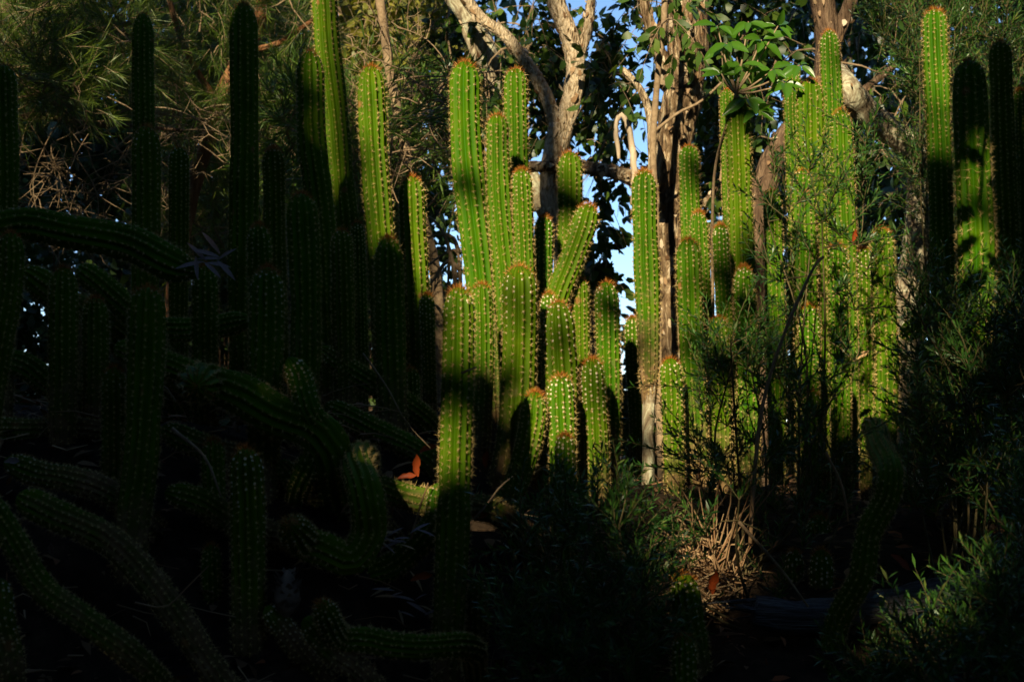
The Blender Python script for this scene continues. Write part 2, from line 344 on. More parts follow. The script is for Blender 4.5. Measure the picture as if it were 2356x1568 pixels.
# ------------------------------------------------------------------ cacti
GROUP = 'columnar cacti of the thicket'
def cactus(label, pts, w, Y, name='columnar_cactus', ribs=12, ground=True, age=None, young=None, crown=1.0, spine=1.0, both=False, waist=.80, rooted=True, pinch=1.0):
    """pts run tip -> base in measured pixels (px, py[, depth offset]); w = width in pixels at depth Y"""
    p3 = [P(q[0], q[1], Y + (q[2] if len(q) > 2 else 0)) for q in pts]
    R = w * Y / F / 2
    ph = random.random() * 6
    DF = random.uniform(1.25, 1.95); tws = random.uniform(-.35, .35); crown = crown * random.uniform(.55, 1.25)
    pn = [(random.uniform(.1, 1.8), random.uniform(.012, .035), random.uniform(.02, .075) * pinch) for _ in range(5)]
    def swell(s_): return (1 + .025 * np.sin(s_ * 9 + ph) + .015 * np.sin(s_ * 23 + ph)) * np.prod([1 - d_ * np.exp(-((s_ - c_) / w_) ** 2) for c_, w_, d_ in pn], axis=0)
    if young is None: young = random.uniform(.5, .95)
    if ground:
        b = p3[-1]; gz = float(ground_z(b[0], b[1])) - .06
        if b[2] > gz + .05:
            d = norm(p3[-1] - p3[-2]); h = b[2] - gz
            if h > .3: p3.append(np.array([b[0] + d[0] * .1, b[1] + .01, b[2] - .5 * h]))
            p3.append(np.array([b[0] + d[0] * .12, b[1] + .02, gz]))
    elif rooted:                                     # the base end bends away into the tangle behind and down to the soil
        b = p3[-1]; d = norm(p3[-1] - p3[-2]); gz = float(ground_z(b[0], b[1] + .4)) - .06
        p3.append(b + d * .07 + np.array([0, .10, -.03])); p3.append(b + d * .10 + np.array([0, .30, -.12]))
        p3.append(np.array([b[0] + d[0] * .12, b[1] + .42, min(gz, b[2] - .3)]))
    p3 = p3[::-1]                                    # base -> tip
    if pinch > 1: p3 = [p3[0]] + [q + RNG.normal(0, .008, 3) for q in p3[1:-1]] + [p3[-1]]
    c, s = spline(p3, .022); T, N, B = frames(c); Lt = s[-1]
    # radius: waist at the base, gentle swellings, dome tip
    e = (Lt - s) / R; dome = np.where(e < DF, np.sqrt(np.clip(1 - (1 - e / DF) ** 2, 0, 1)), 1)
    r = R * dome * swell(s) * np.interp(s, [0, .12, .4], [waist, .5 + .5 * waist if waist < .7 else .93, 1])
    # finer rings in the dome
    sd = Lt - R * DF * np.array([.8, .55, .36, .22, .12, .05, .015, 0.0])
    keep = s < Lt - R * DF
    ss = np.concatenate([s[keep], [Lt - R * DF], sd[sd > 0]])
    f = lambda A: np.stack([np.interp(ss, s, A[:, k]) for k in range(3)], 1)
    c2 = f(c); T2 = norm(f(T)); N2 = f(N); N2 = norm(N2 - T2 * (N2 * T2).sum(1, keepdims=True)); B2 = np.cross(T2, N2)
    e2 = (Lt - ss) / R; dome2 = np.where(e2 < DF, np.sqrt(np.clip(1 - (1 - e2 / DF) ** 2, 0, 1)), 1)
    r2 = R * dome2 * swell(ss) * np.interp(ss, [0, .12, .4], [waist, .5 + .5 * waist if waist < .7 else .93, 1])
    sub = 6; n = ribs * sub; th = np.arange(n) / n * 2 * math.pi + ph
    wave = np.array([0, .30, .80, 1.0, .80, .30]); prof = np.tile(wave, ribs)
    crest = np.tile(np.array([1, .45, 0, 0, 0, .45]), ribs)
    Rr = r2[:, None] * (1 - .21 * prof[None, :])
    tt = th[None, :] + tws * ss[:, None] + .03 * np.sin(ss * 11 + ph)[:, None]
    V = c2[:, None] + Rr[..., None] * (np.cos(tt)[..., None] * N2[:, None] + np.sin(tt)[..., None] * B2[:, None])
    m = len(ss); V = V.reshape(-1, 3)
    i, j = np.meshgrid(np.arange(m - 1), np.arange(n), indexing='ij'); j2 = (j + 1) % n
    Q = np.stack([i * n + j, i * n + j2, (i + 1) * n + j2, (i + 1) * n + j], -1).reshape(-1, 4)
    ag = np.interp(ss, [0, min(.25, .4 * Lt), min(.55, .8 * Lt)], [.8, .36, random.uniform(.04, .2)]) if age is None else np.interp(ss, [0, Lt * .7, Lt], [age, age * .9, min(age, .25)])
    at = {'crest': np.tile(crest, m), 'age': np.repeat(ag, n)}
    root = thing(name, label, 'cactus', c2[0], GROUP)
    link('stem', np_mesh('cactus_stem', V, None, Q, True, at), M['cactus'], root)
    # areoles on the crests
    sp_ = np.clip(.21 * 2 * R, .014, .021)
    na = int(Lt / sp_)
    A = []
    for k in range(ribs):
        sa = (np.arange(na) + .5 * (k % 2) + .2) * sp_ + RNG.normal(0, .0026, na)
        # closer together over the dome
        A.append(np.stack([sa, np.full(na, k * 2 * math.pi / ribs + ph)], 1))
    A = np.concatenate(A); A = A[(A[:, 0] < Lt - .006) & (A[:, 0] > .03)]
    A = A[RNG.random(len(A)) > .05]; sa = A[:, 0]; ta = A[:, 1] + tws * sa + .03 * np.sin(sa * 11 + ph) + RNG.normal(0, .02, len(sa))
    g = lambda X: np.stack([np.interp(sa, ss, X[:, k]) for k in range(3)], 1)
    ca, Ta = g(c2), norm(g(T2)); Na = g(N2); Na = norm(Na - Ta * (Na * Ta).sum(1, keepdims=True)); Ba = np.cross(Ta, Na)
    ra = np.interp(sa, ss, r2); dr = np.interp(sa, ss, np.gradient(r2, ss))
    out = np.cos(ta)[:, None] * Na + np.sin(ta)[:, None] * Ba
    nrm = norm(out - Ta * np.clip(dr, -3, .3)[:, None]); pos = ca + out * (ra * .995)[:, None]
    tang = norm(Ta - nrm * (Ta * nrm).sum(1, keepdims=True)); side = np.cross(nrm, tang)
    ed = (Lt - sa)                                    # distance from tip
    yg = np.clip(1.05 - ed / .30, .05, 1) * young
    mbA = MB()
    rad = np.interp(yg, [0, 1], [.0012, .0030]) * RNG.uniform(.6, 1.25, len(sa)); q = len(sa)
    an = np.arange(5) / 5 * 2 * math.pi
    ring = pos[:, None] + rad[:, None, None] * (np.cos(an)[None, :, None] * side[:, None] + np.sin(an)[None, :, None] * tang[:, None] * 1.15)
    ring = ring - nrm[:, None] * .0007
    tipv = (pos + nrm * (rad * .75)[:, None])[:, None]
    Va = np.concatenate([ring, tipv], 1).reshape(-1, 3)
    k5 = np.arange(5); tr = np.stack([k5, (k5 + 1) % 5, np.full(5, 5)], 1)
    mbA.add(Va, (tr[None] + (np.arange(q) * 6)[:, None, None]).reshape(-1, 3), None, np.repeat(yg, 6))
    link('areoles', mbA.mesh('cactus_areoles'), M['areole'], root, 'stuff')
    # spines: a spray from each areole
    ns = 9
    ang = (np.arange(ns)[None] / (ns - 1) * 2 * math.pi + RNG.uniform(0, 6.28, (q, 1)) + RNG.normal(0, .2, (q, ns)))
    tilt = RNG.uniform(.35, .85, (q, ns)); tilt[:, -1] = RNG.uniform(.9, 1.3, q)
    dirs = (np.cos(tilt)[..., None] * (np.cos(ang)[..., None] * side[:, None] + np.sin(ang)[..., None] * tang[:, None]) + np.sin(tilt)[..., None] * nrm[:, None])
    ln = RNG.uniform(.007, .0125, (q, ns)); ln[:, -1] = RNG.uniform(.009, .018, q); ln = ln * spine * (R / .045) ** .5
    ln = ln * np.interp(ed, [0, .03, .1], [.8, 1.0, 1.0])[:, None]
    wv = norm(np.cross(dirs, rnd_dirs(q * ns).reshape(q, ns, 3))) * .0006
    b0 = pos[:, None] + nrm[:, None] * .0008
    Vs = np.stack([b0 - wv, b0 + wv, b0 + dirs * ln[..., None]], 2).reshape(-1, 3)
    link('spines', np_mesh('cactus_spines', Vs, np.arange(len(Vs)).reshape(-1, 3), None, False,
         {'val': np.repeat(np.clip(.25 + .4 * (1 - yg), 0, .5), ns * 3)}), M['spine'], root, 'stuff')
    # rusty crown tuft
    if crown:
        nc = int(260 * crown); hh = RNG.random(nc) ** 2.0 * R * .55; az = RNG.uniform(0, 2 * math.pi, nc)
        sa = Lt - hh; g = lambda X: np.stack([np.interp(sa, ss, X[:, k]) for k in range(3)], 1)
        ca, Ta = g(c2), norm(g(T2)); Na = g(N2); Ba = np.cross(Ta, Na); ra = np.interp(sa, ss, r2) * .95
        out = np.cos(az)[:, None] * Na + np.sin(az)[:, None] * Ba; b0 = ca + out * ra[:, None]
        dd = norm(out * (.35 + .9 * (ra / R))[:, None] + Ta * RNG.uniform(.4, 1.1, nc)[:, None] + RNG.normal(0, .28, (nc, 3)))
        ln = RNG.uniform(.006, .021, nc) * (R / .045) ** .5; wv = norm(np.cross(dd, rnd_dirs(nc))) * .0007
        Vs = np.stack([b0 - wv, b0 + wv, b0 + dd * ln[:, None]], 1).reshape(-1, 3)
        link('crown_spines', np_mesh('cactus_crown_spines', Vs, np.arange(nc * 3).reshape(-1, 3), None, False,
             {'val': np.repeat(RNG.uniform(0, .3, nc), 3)}), M['crown_spine'], root, 'stuff')
    return root

CACTI = [
 # sunlit columns
 ('very tall sunlit cactus column leaning, its tip above all the others', [(738,-90),(746,0),(755,120),(771,250),(784,400),(796,520),(806,650),(812,800)], 60, 4.9, {}),
 ('blunt cactus column in half shade against the very tall sunlit one', [(713,118),(715,220),(718,330),(732,440),(744,560),(750,700)], 66, 4.23, {}),
 ('cactus column with sunlit brown-spotted head and shaded body, narrow leaves beside its head', [(853,152),(856,260),(862,380),(872,500),(882,640),(890,800)], 67, 4.05, {}),
 ('sunlit cactus column by the black gap with curling bare twigs', [(946,405),(949,500),(954,620),(959,760),(966,950)], 62, 4.35, {}),
 ('broadest tall sunlit cactus column, bending slightly, left of the forked pale trunk', [(1070,142),(1070,240),(1076,370),(1090,500),(1104,620),(1118,760),(1128,900),(1132,1060)], 74, 4.2, {}),
 ('tall sunlit cactus column squeezed between the broadest column and the one with a yellow scar', [(1144,264),(1146,380),(1152,500),(1164,640),(1172,800)], 56, 4.05, {}),
 ('tall sunlit cactus column with a brown scar ringed yellow below its head', [(1186,158),(1187,280),(1192,420),(1202,580),(1208,760)], 56, 4.4, {}),
 ('slim sunlit cactus head set before the yellow-scarred column', [(1200,388),(1204,500),(1208,640),(1212,800)], 46, 4.0, {}),
 ('short slim sunlit cactus column behind the leaning one', [(1252,497),(1250,600),(1250,760)], 44, 4.25, {}),
 ('sunlit cactus column standing before the foot of the forked pale trunk', [(1311,350),(1312,450),(1313,580),(1318,760),(1325,900)], 60, 4.45, {}),
 ('sunlit cactus column leaning strongly to one side, yellow mark by its tip', [(1357,470),(1340,530),(1312,605),(1285,675),(1268,745),(1262,840)], 58, 4.12, {}),
 ('sunlit cactus column under the hooked dead branch, its foot brown and woody', [(1481,392),(1483,480),(1487,600),(1492,740),(1494,860),(1493,930)], 60, 4.2, {'ground': False, 'waist': .55, 'rooted': False}),
 ('sunlit cactus column close before the big flaking trunk', [(1585,335),(1587,430),(1590,540),(1594,700)], 47, 4.9, {}),
 ('slim sunlit cactus head just behind a stouter one by the flaking trunk', [(1606,486),(1611,580),(1616,720),(1618,860)], 44, 4.55, {}),
 ('stout sunlit cactus column at the foot of the flaking trunk with shrub shadows on it', [(1583,550),(1586,660),(1590,780),(1597,920),(1604,1080)], 58, 4.05, {}),
 ('tall sunlit cactus column below the broad-leaved sprig', [(1696,230),(1699,330),(1703,450),(1708,600),(1714,800)], 58, 4.6, {}),
 ('sunlit cactus column with a scarred flank before the dark forked trunk', [(1907,70),(1911,150),(1917,270),(1922,400),(1928,600)], 49, 5.3, {}),
 ('cactus column with rusty tuft, half shaded, overlapping the scarred one by the dark fork', [(1863,183),(1865,300),(1868,430),(1872,560),(1878,760)], 62, 4.6, {}),
 ('cactus column half covered by fine-leaved shrub beside the rusty-tufted one', [(1934,252),(1937,340),(1942,480),(1946,640)], 52, 5.0, {}),
 ('bright cactus head rising from the fine-leaved shrub', [(1845,392),(1849,480),(1852,600),(1856,780)], 54, 4.3, {}),
 ('dim cactus column veiled by shrub beside the bright cactus head', [(1776,436),(1779,520),(1782,640),(1786,800)], 44, 4.9, {}),
 ('slim cactus column behind the rusty-tufted one', [(1822,160),(1824,300),(1830,480),(1834,640)], 38, 5.5, {}),
 ('short cactus tip peeping behind the column below the broad-leaved sprig', [(1672,205),(1676,330),(1682,520),(1690,760)], 36, 5.2, {}),
 ('sunlit cactus column standing alone against the tall fine-leaved shrub', [(2149,22),(2152,110),(2157,220),(2162,360),(2168,560)], 56, 4.7, {}),
 ('thick shaded cactus column with leaf shadows and long side spines', [(2229,140),(2232,240),(2238,380),(2245,520),(2246,640),(2236,760)], 82, 3.4, {'spine': 1.5}),
 ('dark cactus column behind the thick leaf-shadowed one', [(2300,96),(2304,220),(2310,380),(2316,560)], 54, 4.3, {}),
 ('slim dim cactus column deep in the tall fine-leaved shrub', [(2348,205),(2350,320),(2352,480)], 40, 4.9, {}),
 ('lone sunlit cactus column beside the dark shrub, orange decay at its foot', [(2029,525),(2032,620),(2037,740),(2042,860),(2038,960)], 54, 4.2, {'spine': 1.3}),
 ('shaded cactus column just behind the one with the orange foot', [(1990,570),(1993,680),(1996,800),(1998,930)], 40, 4.55, {}),
 ('stout sunlit cactus with rows of bright white wool dots and orange crest', [(1195,612),(1196,700),(1195,800),(1190,910),(1180,1020),(1160,1110)], 82, 3.5, {'young': 1.2}),
 ('sunlit white-dotted cactus beside the stout orange-crested one', [(1284,694),(1288,780),(1292,880),(1296,1000)], 74, 3.65, {'young': 1.3}),
 ('small cactus head tucked behind the two white-dotted ones', [(1262,672),(1264,760),(1268,860)], 42, 3.85, {'young': 1.2}),
 ('sunlit cactus column taller of a pair standing before bush shadows', [(1395,648),(1398,760),(1402,880),(1402,1010),(1396,1130)], 56, 3.95, {}),
 ('sunlit white-dotted cactus, shorter of a pair standing before bush shadows', [(1362,824),(1366,910),(1372,1010),(1376,1130)], 58, 3.65, {'young': 1.2}),
 ('half shaded cactus head below the white-dotted column', [(1290,862),(1291,940),(1294,1040)], 62, 3.42, {'young': 1.1}),
 ('cactus with a curved foot bending round to the brown fallen stem', [(1232,900),(1224,980),(1202,1070),(1168,1150),(1120,1210),(1080,1235)], 60, 3.36, {'ground': True}),
 ('very short cactus head low at the edge of the dark bush', [(1300,998),(1300,1060),(1302,1120)], 50, 3.28, {}),
 ('foremost thick cactus column in half shade, a stick lying across it', [(1056,660),(1055,760),(1053,880),(1049,1020),(1045,1160),(1038,1320),(1030,1480),(1026,1600)], 76, 3.08, {'young': .8}),
 ('sunlit cactus column tucked behind the foremost thick one', [(1108,652),(1112,760),(1112,880),(1106,1000),(1102,1080)], 50, 3.65, {}),
 ('slim sunlit cactus with a dark shadow strip along it', [(1455,728),(1458,820),(1464,920)], 38, 4.5, {}),
 ('cactus veiled by twig shadows at the foot of the stout column', [(1541,824),(1546,900),(1549,1000),(1552,1090)], 52, 3.85, {}),
 ('short cactus head in the shrub beside the shadowed columns', [(1652,728),(1654,800),(1658,920)], 48, 4.2, {}),
 ('short cactus head with a rust leaf on its shoulder', [(1706,762),(1708,840),(1712,960)], 44, 4.15, {}),
 ('short blunt cactus alone among dark shrub twigs', [(1871,900),(1870,950),(1869,1040)], 50, 3.95, {'crown': .5}),
 ('cactus column wholly in shadow, taller of two black ones', [(1657,516),(1661,620),(1668,760)], 38, 4.35, {}),
 ('cactus column wholly in shadow, shorter of two black ones', [(1711,612),(1714,700),(1719,820),(1722,900)], 50, 3.95, {}),
 ('cactus column mostly hidden behind the white-dotted pair', [(1334,640),(1335,740),(1338,860)], 44, 4.2, {}),
 ('narrow cactus column against the back of the one by the black gap', [(982,675),(985,780),(988,900)], 34, 4.1, {}),
 ('dark stout cactus with a sunlit edge, standing below the brown-spotted one', [(893,545),(896,660),(898,780),(902,900)], 70, 3.6, {}),
 ('short dark cactus between the dark stout one and the black gap', [(944,846),(946,920),(950,1000)], 46, 3.9, {}),
 ('slim sunlit cactus strip behind the dark column pair', [(822,510),(826,620),(830,760)], 34, 4.6, {}),
 ('cactus half buried in shrub below the bright head', [(1926,560),(1928,680),(1932,820),(1934,900)], 46, 4.1, {}),
 ('shrub-veiled cactus below the bright cactus head', [(1862,700),(1862,800),(1860,900)], 50, 4.0, {}),
 ('mossy cactus head beside the dry stalks and rust leaf', [(1572,1318),(1582,1400),(1600,1500),(1616,1600)], 74, 2.95, {'young': .9}),
 ('low cactus head topmost of three by the grey log', [(1884,1182),(1884,1240),(1884,1330)], 60, 3.5, {'ground': True}),
 ('low cactus head smallest of three by the grey log', [(1828,1262),(1828,1320),(1828,1390)], 46, 3.3, {}),
 ('low round cactus head of three, close before the hanging stem', [(1890,1262),(1890,1320),(1890,1390)], 62, 3.25, {'young': 1.2}),
 ('dark cactus head low below the mossy one', [(1572,1458),(1574,1520),(1576,1600)], 62, 2.7, {}),
 # shaded columns
 ('shaded cactus column cut by the view edge above the arching stem', [(8,150),(12,280),(14,420),(8,560)], 60, 3.45, {}),
 ('shaded cactus leaning off beneath the arching stem', [(24,535),(26,610),(18,700),(0,790),(-20,900)], 60, 3.1, {}),
 ('tall dark cactus column against pale bare twigs', [(330,32),(329,150),(331,280),(334,420)], 52, 4.25, {}),
 ('dark cactus column standing directly before the one against bare twigs', [(336,290),(337,400),(336,540),(334,700)], 66, 3.9, {}),
 ('slim dark cactus column by the reddish trunk', [(412,338),(412,450),(411,580),(411,700)], 46, 4.4, {}),
 ('tall thick dark cactus column, second tallest of the shaded ones', [(560,8),(561,150),(563,300),(562,450),(560,640),(560,800)], 68, 4.05, {}),
 ('dark cactus with bristly rust crown behind the thick dark column', [(629,340),(631,440),(633,560),(636,700)], 52, 4.3, {'crown': 1.6}),
 ('stout shaded cactus with pale dots between the dark columns and the half-lit one', [(692,445),(698,560),(703,690),(703,820),(696,930)], 74, 3.5, {}),
 ('small shaded cactus head before the thick dark column', [(595,515),(597,600),(600,700)], 54, 3.8, {}),
 ('short dark cactus beside the stout pale-dotted one', [(786,528),(788,630),(790,760),(792,860)], 52, 3.7, {}),
 ('upright shaded cactus taller of a pair under the arching stem', [(147,614),(146,720),(145,840),(144,980)], 66, 3.3, {}),
 ('upright shaded cactus shorter of a pair under the arching stem', [(219,684),(220,780),(219,880),(216,1000)], 64, 3.4, {}),
 ('long shaded cactus with tapering foot standing before the fallen stems', [(339,660),(337,780),(332,920),(324,1060),(308,1180),(300,1260)], 84, 3.0, {}),
 ('shaded cactus head against the long tapering one', [(263,844),(264,930),(263,1040),(262,1130)], 60, 3.15, {}),
 ('shaded cactus under the bunch of dry narrow leaves', [(472,610),(472,700),(471,800),(470,890)], 60, 3.5, {}),
 ('shaded cactus with rusty edge between the fallen curved stem and the thick column', [(615,614),(614,720),(611,830),(608,930)], 78, 3.2, {}),
 ('shaded white-dotted cactus low in the dark among fallen stems', [(564,1030),(569,1130),(571,1260),(571,1400),(572,1500)], 80, 2.9, {'young': 1.1}),
 ('dark cactus head behind the low white-dotted one', [(490,1010),(491,1080),(493,1180)], 58, 3.15, {}),
 ('dark cactus head at the foot of the low white-dotted one', [(486,1250),(488,1340),(492,1470)], 50, 3.0, {}),
 ('dark small cactus head beside the leaf litter', [(826,984),(827,1060),(828,1150)], 50, 3.5, {}),
 ('mossy stump of cactus at the foot of the foremost column', [(1098,1330),(1096,1420),(1094,1600)], 54, 3.2, {'age': .55, 'crown': 0}),
]
for lab, pts, w, Y, kw in CACTI:
    if pts[0][0] > 700 and 3.3 < Y < 4.8: Y2 = 4.0 + (Y - 4.0) * .65; w = w * Y2 / Y * (Y / Y2); Y = Y2
    cactus(lab, pts, w, Y, **kw)
FALLEN = [
 ('arching cactus stem lying level with a bunch of dry leaves at its end', [(462,628),(400,600),(290,560),(160,532),(40,525),(-60,560)], 82, 3.3, {'crown': 0}),
 ('fallen cactus stem sloping down under the arching one', [(178,615),(235,670),(292,722),(330,760)], 62, 3.65, {'crown': 0, 'age': .3}),
 ('fallen cactus stem running behind the upright shaded pair', [(50,620),(100,665),(160,710),(230,745)], 72, 3.75, {'crown': 0, 'age': .2}),
 ('level cactus stem lying behind the shaded uprights', [(575,735),(480,752),(390,758),(265,738),(200,720)], 54, 3.85, {'crown': 0}),
 ('thick cactus stem bowing down with its rusty head thrust forward', [(452,888,-.12),(480,884),(560,908),(640,942),(715,985),(745,1040)], 96, 3.1, {}),
 ('cactus stem curving down to meet the thick bowing one', [(662,822),(695,880),(722,945),(734,1010),(712,1050)], 58, 3.1, {'crown': 0}),
 ('mossy fallen stem under the shaded upright pair', [(-20,828),(50,850),(120,885),(190,920)], 60, 3.45, {'age': .4, 'crown': 0}),
 ('fallen stem passing behind the long tapering cactus', [(262,798),(340,818),(420,846),(510,882),(560,910)], 58, 3.4, {'age': .35, 'crown': 0}),
 ('grey bristly fallen stem with pointed dead leaf at its end', [(10,1058),(90,1078),(170,1108),(260,1150)], 62, 3.0, {'age': .72, 'crown': 0}),
 ('long grey-green fallen stem sloping through the dark with pale debris on it', [(40,1140),(130,1190),(230,1245),(320,1320),(410,1430),(530,1580)], 70, 2.75, {'age': .64, 'crown': 0}),
 ('long green fallen stem sloping steeply below the grey one', [(-40,1130),(40,1240),(110,1340),(190,1430),(290,1505)], 60, 2.6, {'age': .5, 'crown': .3}),
 ('curled cactus stem bent like a hook with its head turned aside', [(664,1202,-.1),(700,1230),(750,1270),(805,1275),(845,1225),(848,1150),(835,1090,.12),(830,1060,.3)], 78, 2.95, {}),
 ('green cactus stem curved like a ladle low in the dark', [(738,1385,-.08),(780,1430),(840,1475),(910,1490),(980,1478)], 60, 2.75, {}),
 ('brown sunlit fallen stem strewn with rust leaves', [(845,1112),(930,1128),(1020,1150),(1090,1168),(1145,1192)], 62, 3.27, {'age': .62, 'crown': 0}),
 ('green cactus stem sweeping up behind the foremost column', [(1010,1110),(998,1180),(960,1255),(900,1300),(850,1315)], 60, 3.2, {'crown': 0}),
 ('grey dead stem sloping down below the dry cone', [(612,1395),(670,1460),(730,1540),(780,1610)], 56, 2.85, {'age': .7, 'crown': 0}),
 ('dark fallen stem sloping behind the stout pale-dotted cactus', [(735,800),(800,845),(870,885),(930,930)], 52, 3.8, {'age': .3, 'crown': 0}),
 ('dark fallen stem sloping toward the leaf litter', [(748,930),(820,962),(900,1000),(965,1040)], 58, 3.6, {'age': .4, 'crown': 0}),
 ('long snaking cactus stem hanging past the grey log', [(1984,985,.4),(2000,992,.35),(2024,1018,.2),(2048,1075),(2042,1150),(2010,1230),(1975,1320),(1935,1430),(1895,1580)], 58, 3.0, {'age': .25, 'crown': 0}),
 ('dark arching stem joining the thick leaf-shadowed cactus', [(2075,775,.1),(2130,735,.05),(2195,700),(2250,665)], 50, 3.7, {'age': .4, 'crown': 0}),
 ('dark level stem lying below the upright shaded pair', [(-30,985),(60,990),(150,985),(230,1000)], 54, 3.35, {'age': .7, 'crown': 0}),
 ('grey scaly stem behind the low white-dotted cactus', [(370,985),(440,1010),(520,1050),(600,1075)], 60, 3.2, {'age': .72, 'crown': 0}),
 ('dead stem lying across under the hooked stem', [(640,1060),(700,1120),(780,1150),(850,1190)], 56, 3.2, {'age': .7, 'crown': 0}),
 ('grey fallen stem in the dark below the ladle-curved stem', [(700,1420),(780,1510),(860,1580)], 58, 2.75, {'age': .75, 'crown': 0}),
 ('old stem lying on the bank under the thick bowing one', [(380,1130),(470,1160),(560,1200),(660,1250)], 60, 3.05, {'age': .68, 'crown': 0}),
 ('brown dead stem upright at the end of the long green fallen one', [(0,1330),(20,1400),(28,1480),(10,1560)], 60, 2.6, {'age': .7, 'crown': 0}),
]
for lab, pts, w, Y, kw in FALLEN:
    kw = dict(kw); kw.setdefault('ground', pts[-1][0] < -30 or pts[-1][1] > 1560)
    cactus(lab, pts, w, Y, name='fallen_cactus_stem', pinch=1.9, **kw)
# dead woody foot under the hooked branch
mb = MB(); tube(mb, [P(1493,880,4.13), P(1491,960,4.12), P(1491,1080,4.1), P(1490,1200,4.1)], .019, .015, .03, 8, .16)
tag(link('woody_stem', mb.mesh('woody_stem', True), M['lichenbark']), 'pale brown woody stem in sunlight between bright and black cacti', 'stem')

# ------------------------------------------------------------------ trees
def path(pts, Y):
    return [P(q[0], q[1], Y + (q[2] if len(q) > 2 else 0)) for q in pts]
def flakes(mb, pts, rad, n, size):
    c, s = spline(pts, .03); T, N, B = frames(c)
    k = RNG.integers(0, len(c), n); th = RNG.uniform(0, 6.28, n)
    out = np.cos(th)[:, None] * N[k] + np.sin(th)[:, None] * B[k]; r = np.interp(k, [0, len(c) - 1], rad)
    d = norm(T[k] * RNG.choice([-1, 1], n)[:, None] + out * RNG.uniform(.1, .6, n)[:, None] + RNG.normal(0, .2, (n, 3)))
    leaves(mb, c[k] + out * r[:, None] * .97, d, out, size * RNG.uniform(.5, 1.4, n), RNG.uniform(.5, 1.1, n))
def trunk_tree(name, label, limbs, mat, Y, group='trees behind the cacti', flake=0):
    """limbs: list of (part name, pts, px width at start, px width at end)"""
    base = path(limbs[0][1], Y)[0]; gz = float(ground_z(base[0], base[1]))
    root = thing(name, label, 'tree', (base[0], base[1], min(gz, base[2])), group)
    skel = []
    for k, (pn, pts, w0, w1) in enumerate(limbs):
        p = path(pts, Y); r0, r1 = w0 * Y / F / 2, w1 * Y / F / 2
        if k == 0 and p[0][2] > gz: p = [np.array([p[0][0] + .02, p[0][1], gz - .1])] + p
        mb = MB(); c = tube(mb, p, r0, r1, .035, 14, .05)
        ob = link(pn, mb.mesh(name + '_' + pn, True), mat, root); skel.append(c)
        if flake and w0 > 18:
            fb = MB(); flakes(fb, p, (r0, r1), int(flake * 2.2 * len(c)), .04)
            link('bark_flakes', fb.mesh('bark_flakes'), M['flake'], ob, 'stuff')
    return root, np.vstack(skel)
def crown(root, skel, cents, leafm, llen, lw, n_per, twig_r=.004, droop=.3, spread=.16, shape=OVATE, twigm=None, hang=0.5, keep=None):
    """twigs grow from the limb points out to the cluster centres, leaves along the ends"""
    skel = np.asarray(skel); cents = np.asarray(cents)
    d0 = np.array([np.min(np.linalg.norm(skel - c, axis=1)) for c in cents]); order = np.argsort(d0)
    pts = [skel]; tw = MB(); lf = MB()
    allp = skel.copy()
    for i in order:
        c = cents[i]; j = np.argmin(np.linalg.norm(allp - c, axis=1)); a = allp[j]
        mid = (a + c) / 2 + RNG.normal(0, .06, 3) * np.linalg.norm(c - a) + np.array([0, 0, droop * .3 * np.linalg.norm(c - a)])
        cc = tube(tw, [a, mid, c], twig_r * 1.3, twig_r * .6, max(.08, np.linalg.norm(c - a) / 6), 3, 0, cap=False)
        allp = np.vstack([allp, cc[2:]])
        n = n_per; u = RNG.random(n)
        # several fine shoots per cluster
        ns = max(2, n // 9); sd = norm(RNG.normal(0, 1, (ns, 3)) + np.array([0, 0, -hang])); sl = RNG.uniform(.6, 1.3, ns) * spread * 2
        k = RNG.integers(0, ns, n)
        pos = c + sd[k] * (u * sl[k])[:, None] + np.array([0, 0, -1]) * (u ** 2 * droop * spread)[:, None]
        for q in range(ns):
            e = c + sd[q] * sl[q] + np.array([0, 0, -droop * spread])
            tube(tw, [c, c + sd[q] * sl[q] * .5, e], twig_r * .5, twig_r * .2, sl[q] / 3, 3, 0, cap=False)
        d = norm(sd[k] * .7 + rnd_dirs(n) * .8 + np.array([0, 0, -hang]))
        if keep is not None:
            kk = keep(pos); pos, d = pos[kk], d[kk]
            n = len(pos)
            if n == 0: continue
        leaves(lf, pos, d, rnd_dirs(n), llen * RNG.uniform(.6, 1.25, n), lw * RNG.uniform(.8, 1.2, n), shape)
    link('twigs', tw.mesh('twigs'), twigm or M['twig'], root, 'stuff')
    link('crown', lf.mesh('crown_leaves'), leafm, root, 'stuff')
def sample_px(poly, n, Y0, Y1):
    p = np.array(poly, float); lo, hi = p.min(0), p.max(0); out = []
    while len(out) < n:
        x, y = RNG.uniform(lo[0], hi[0], 400), RNG.uniform(lo[1], hi[1], 400)
        k = in_poly(x, y, poly)
        out += [P(a, b, RNG.uniform(Y0, Y1)) for a, b in zip(x[k], y[k])]
    return np.array(out[:n])

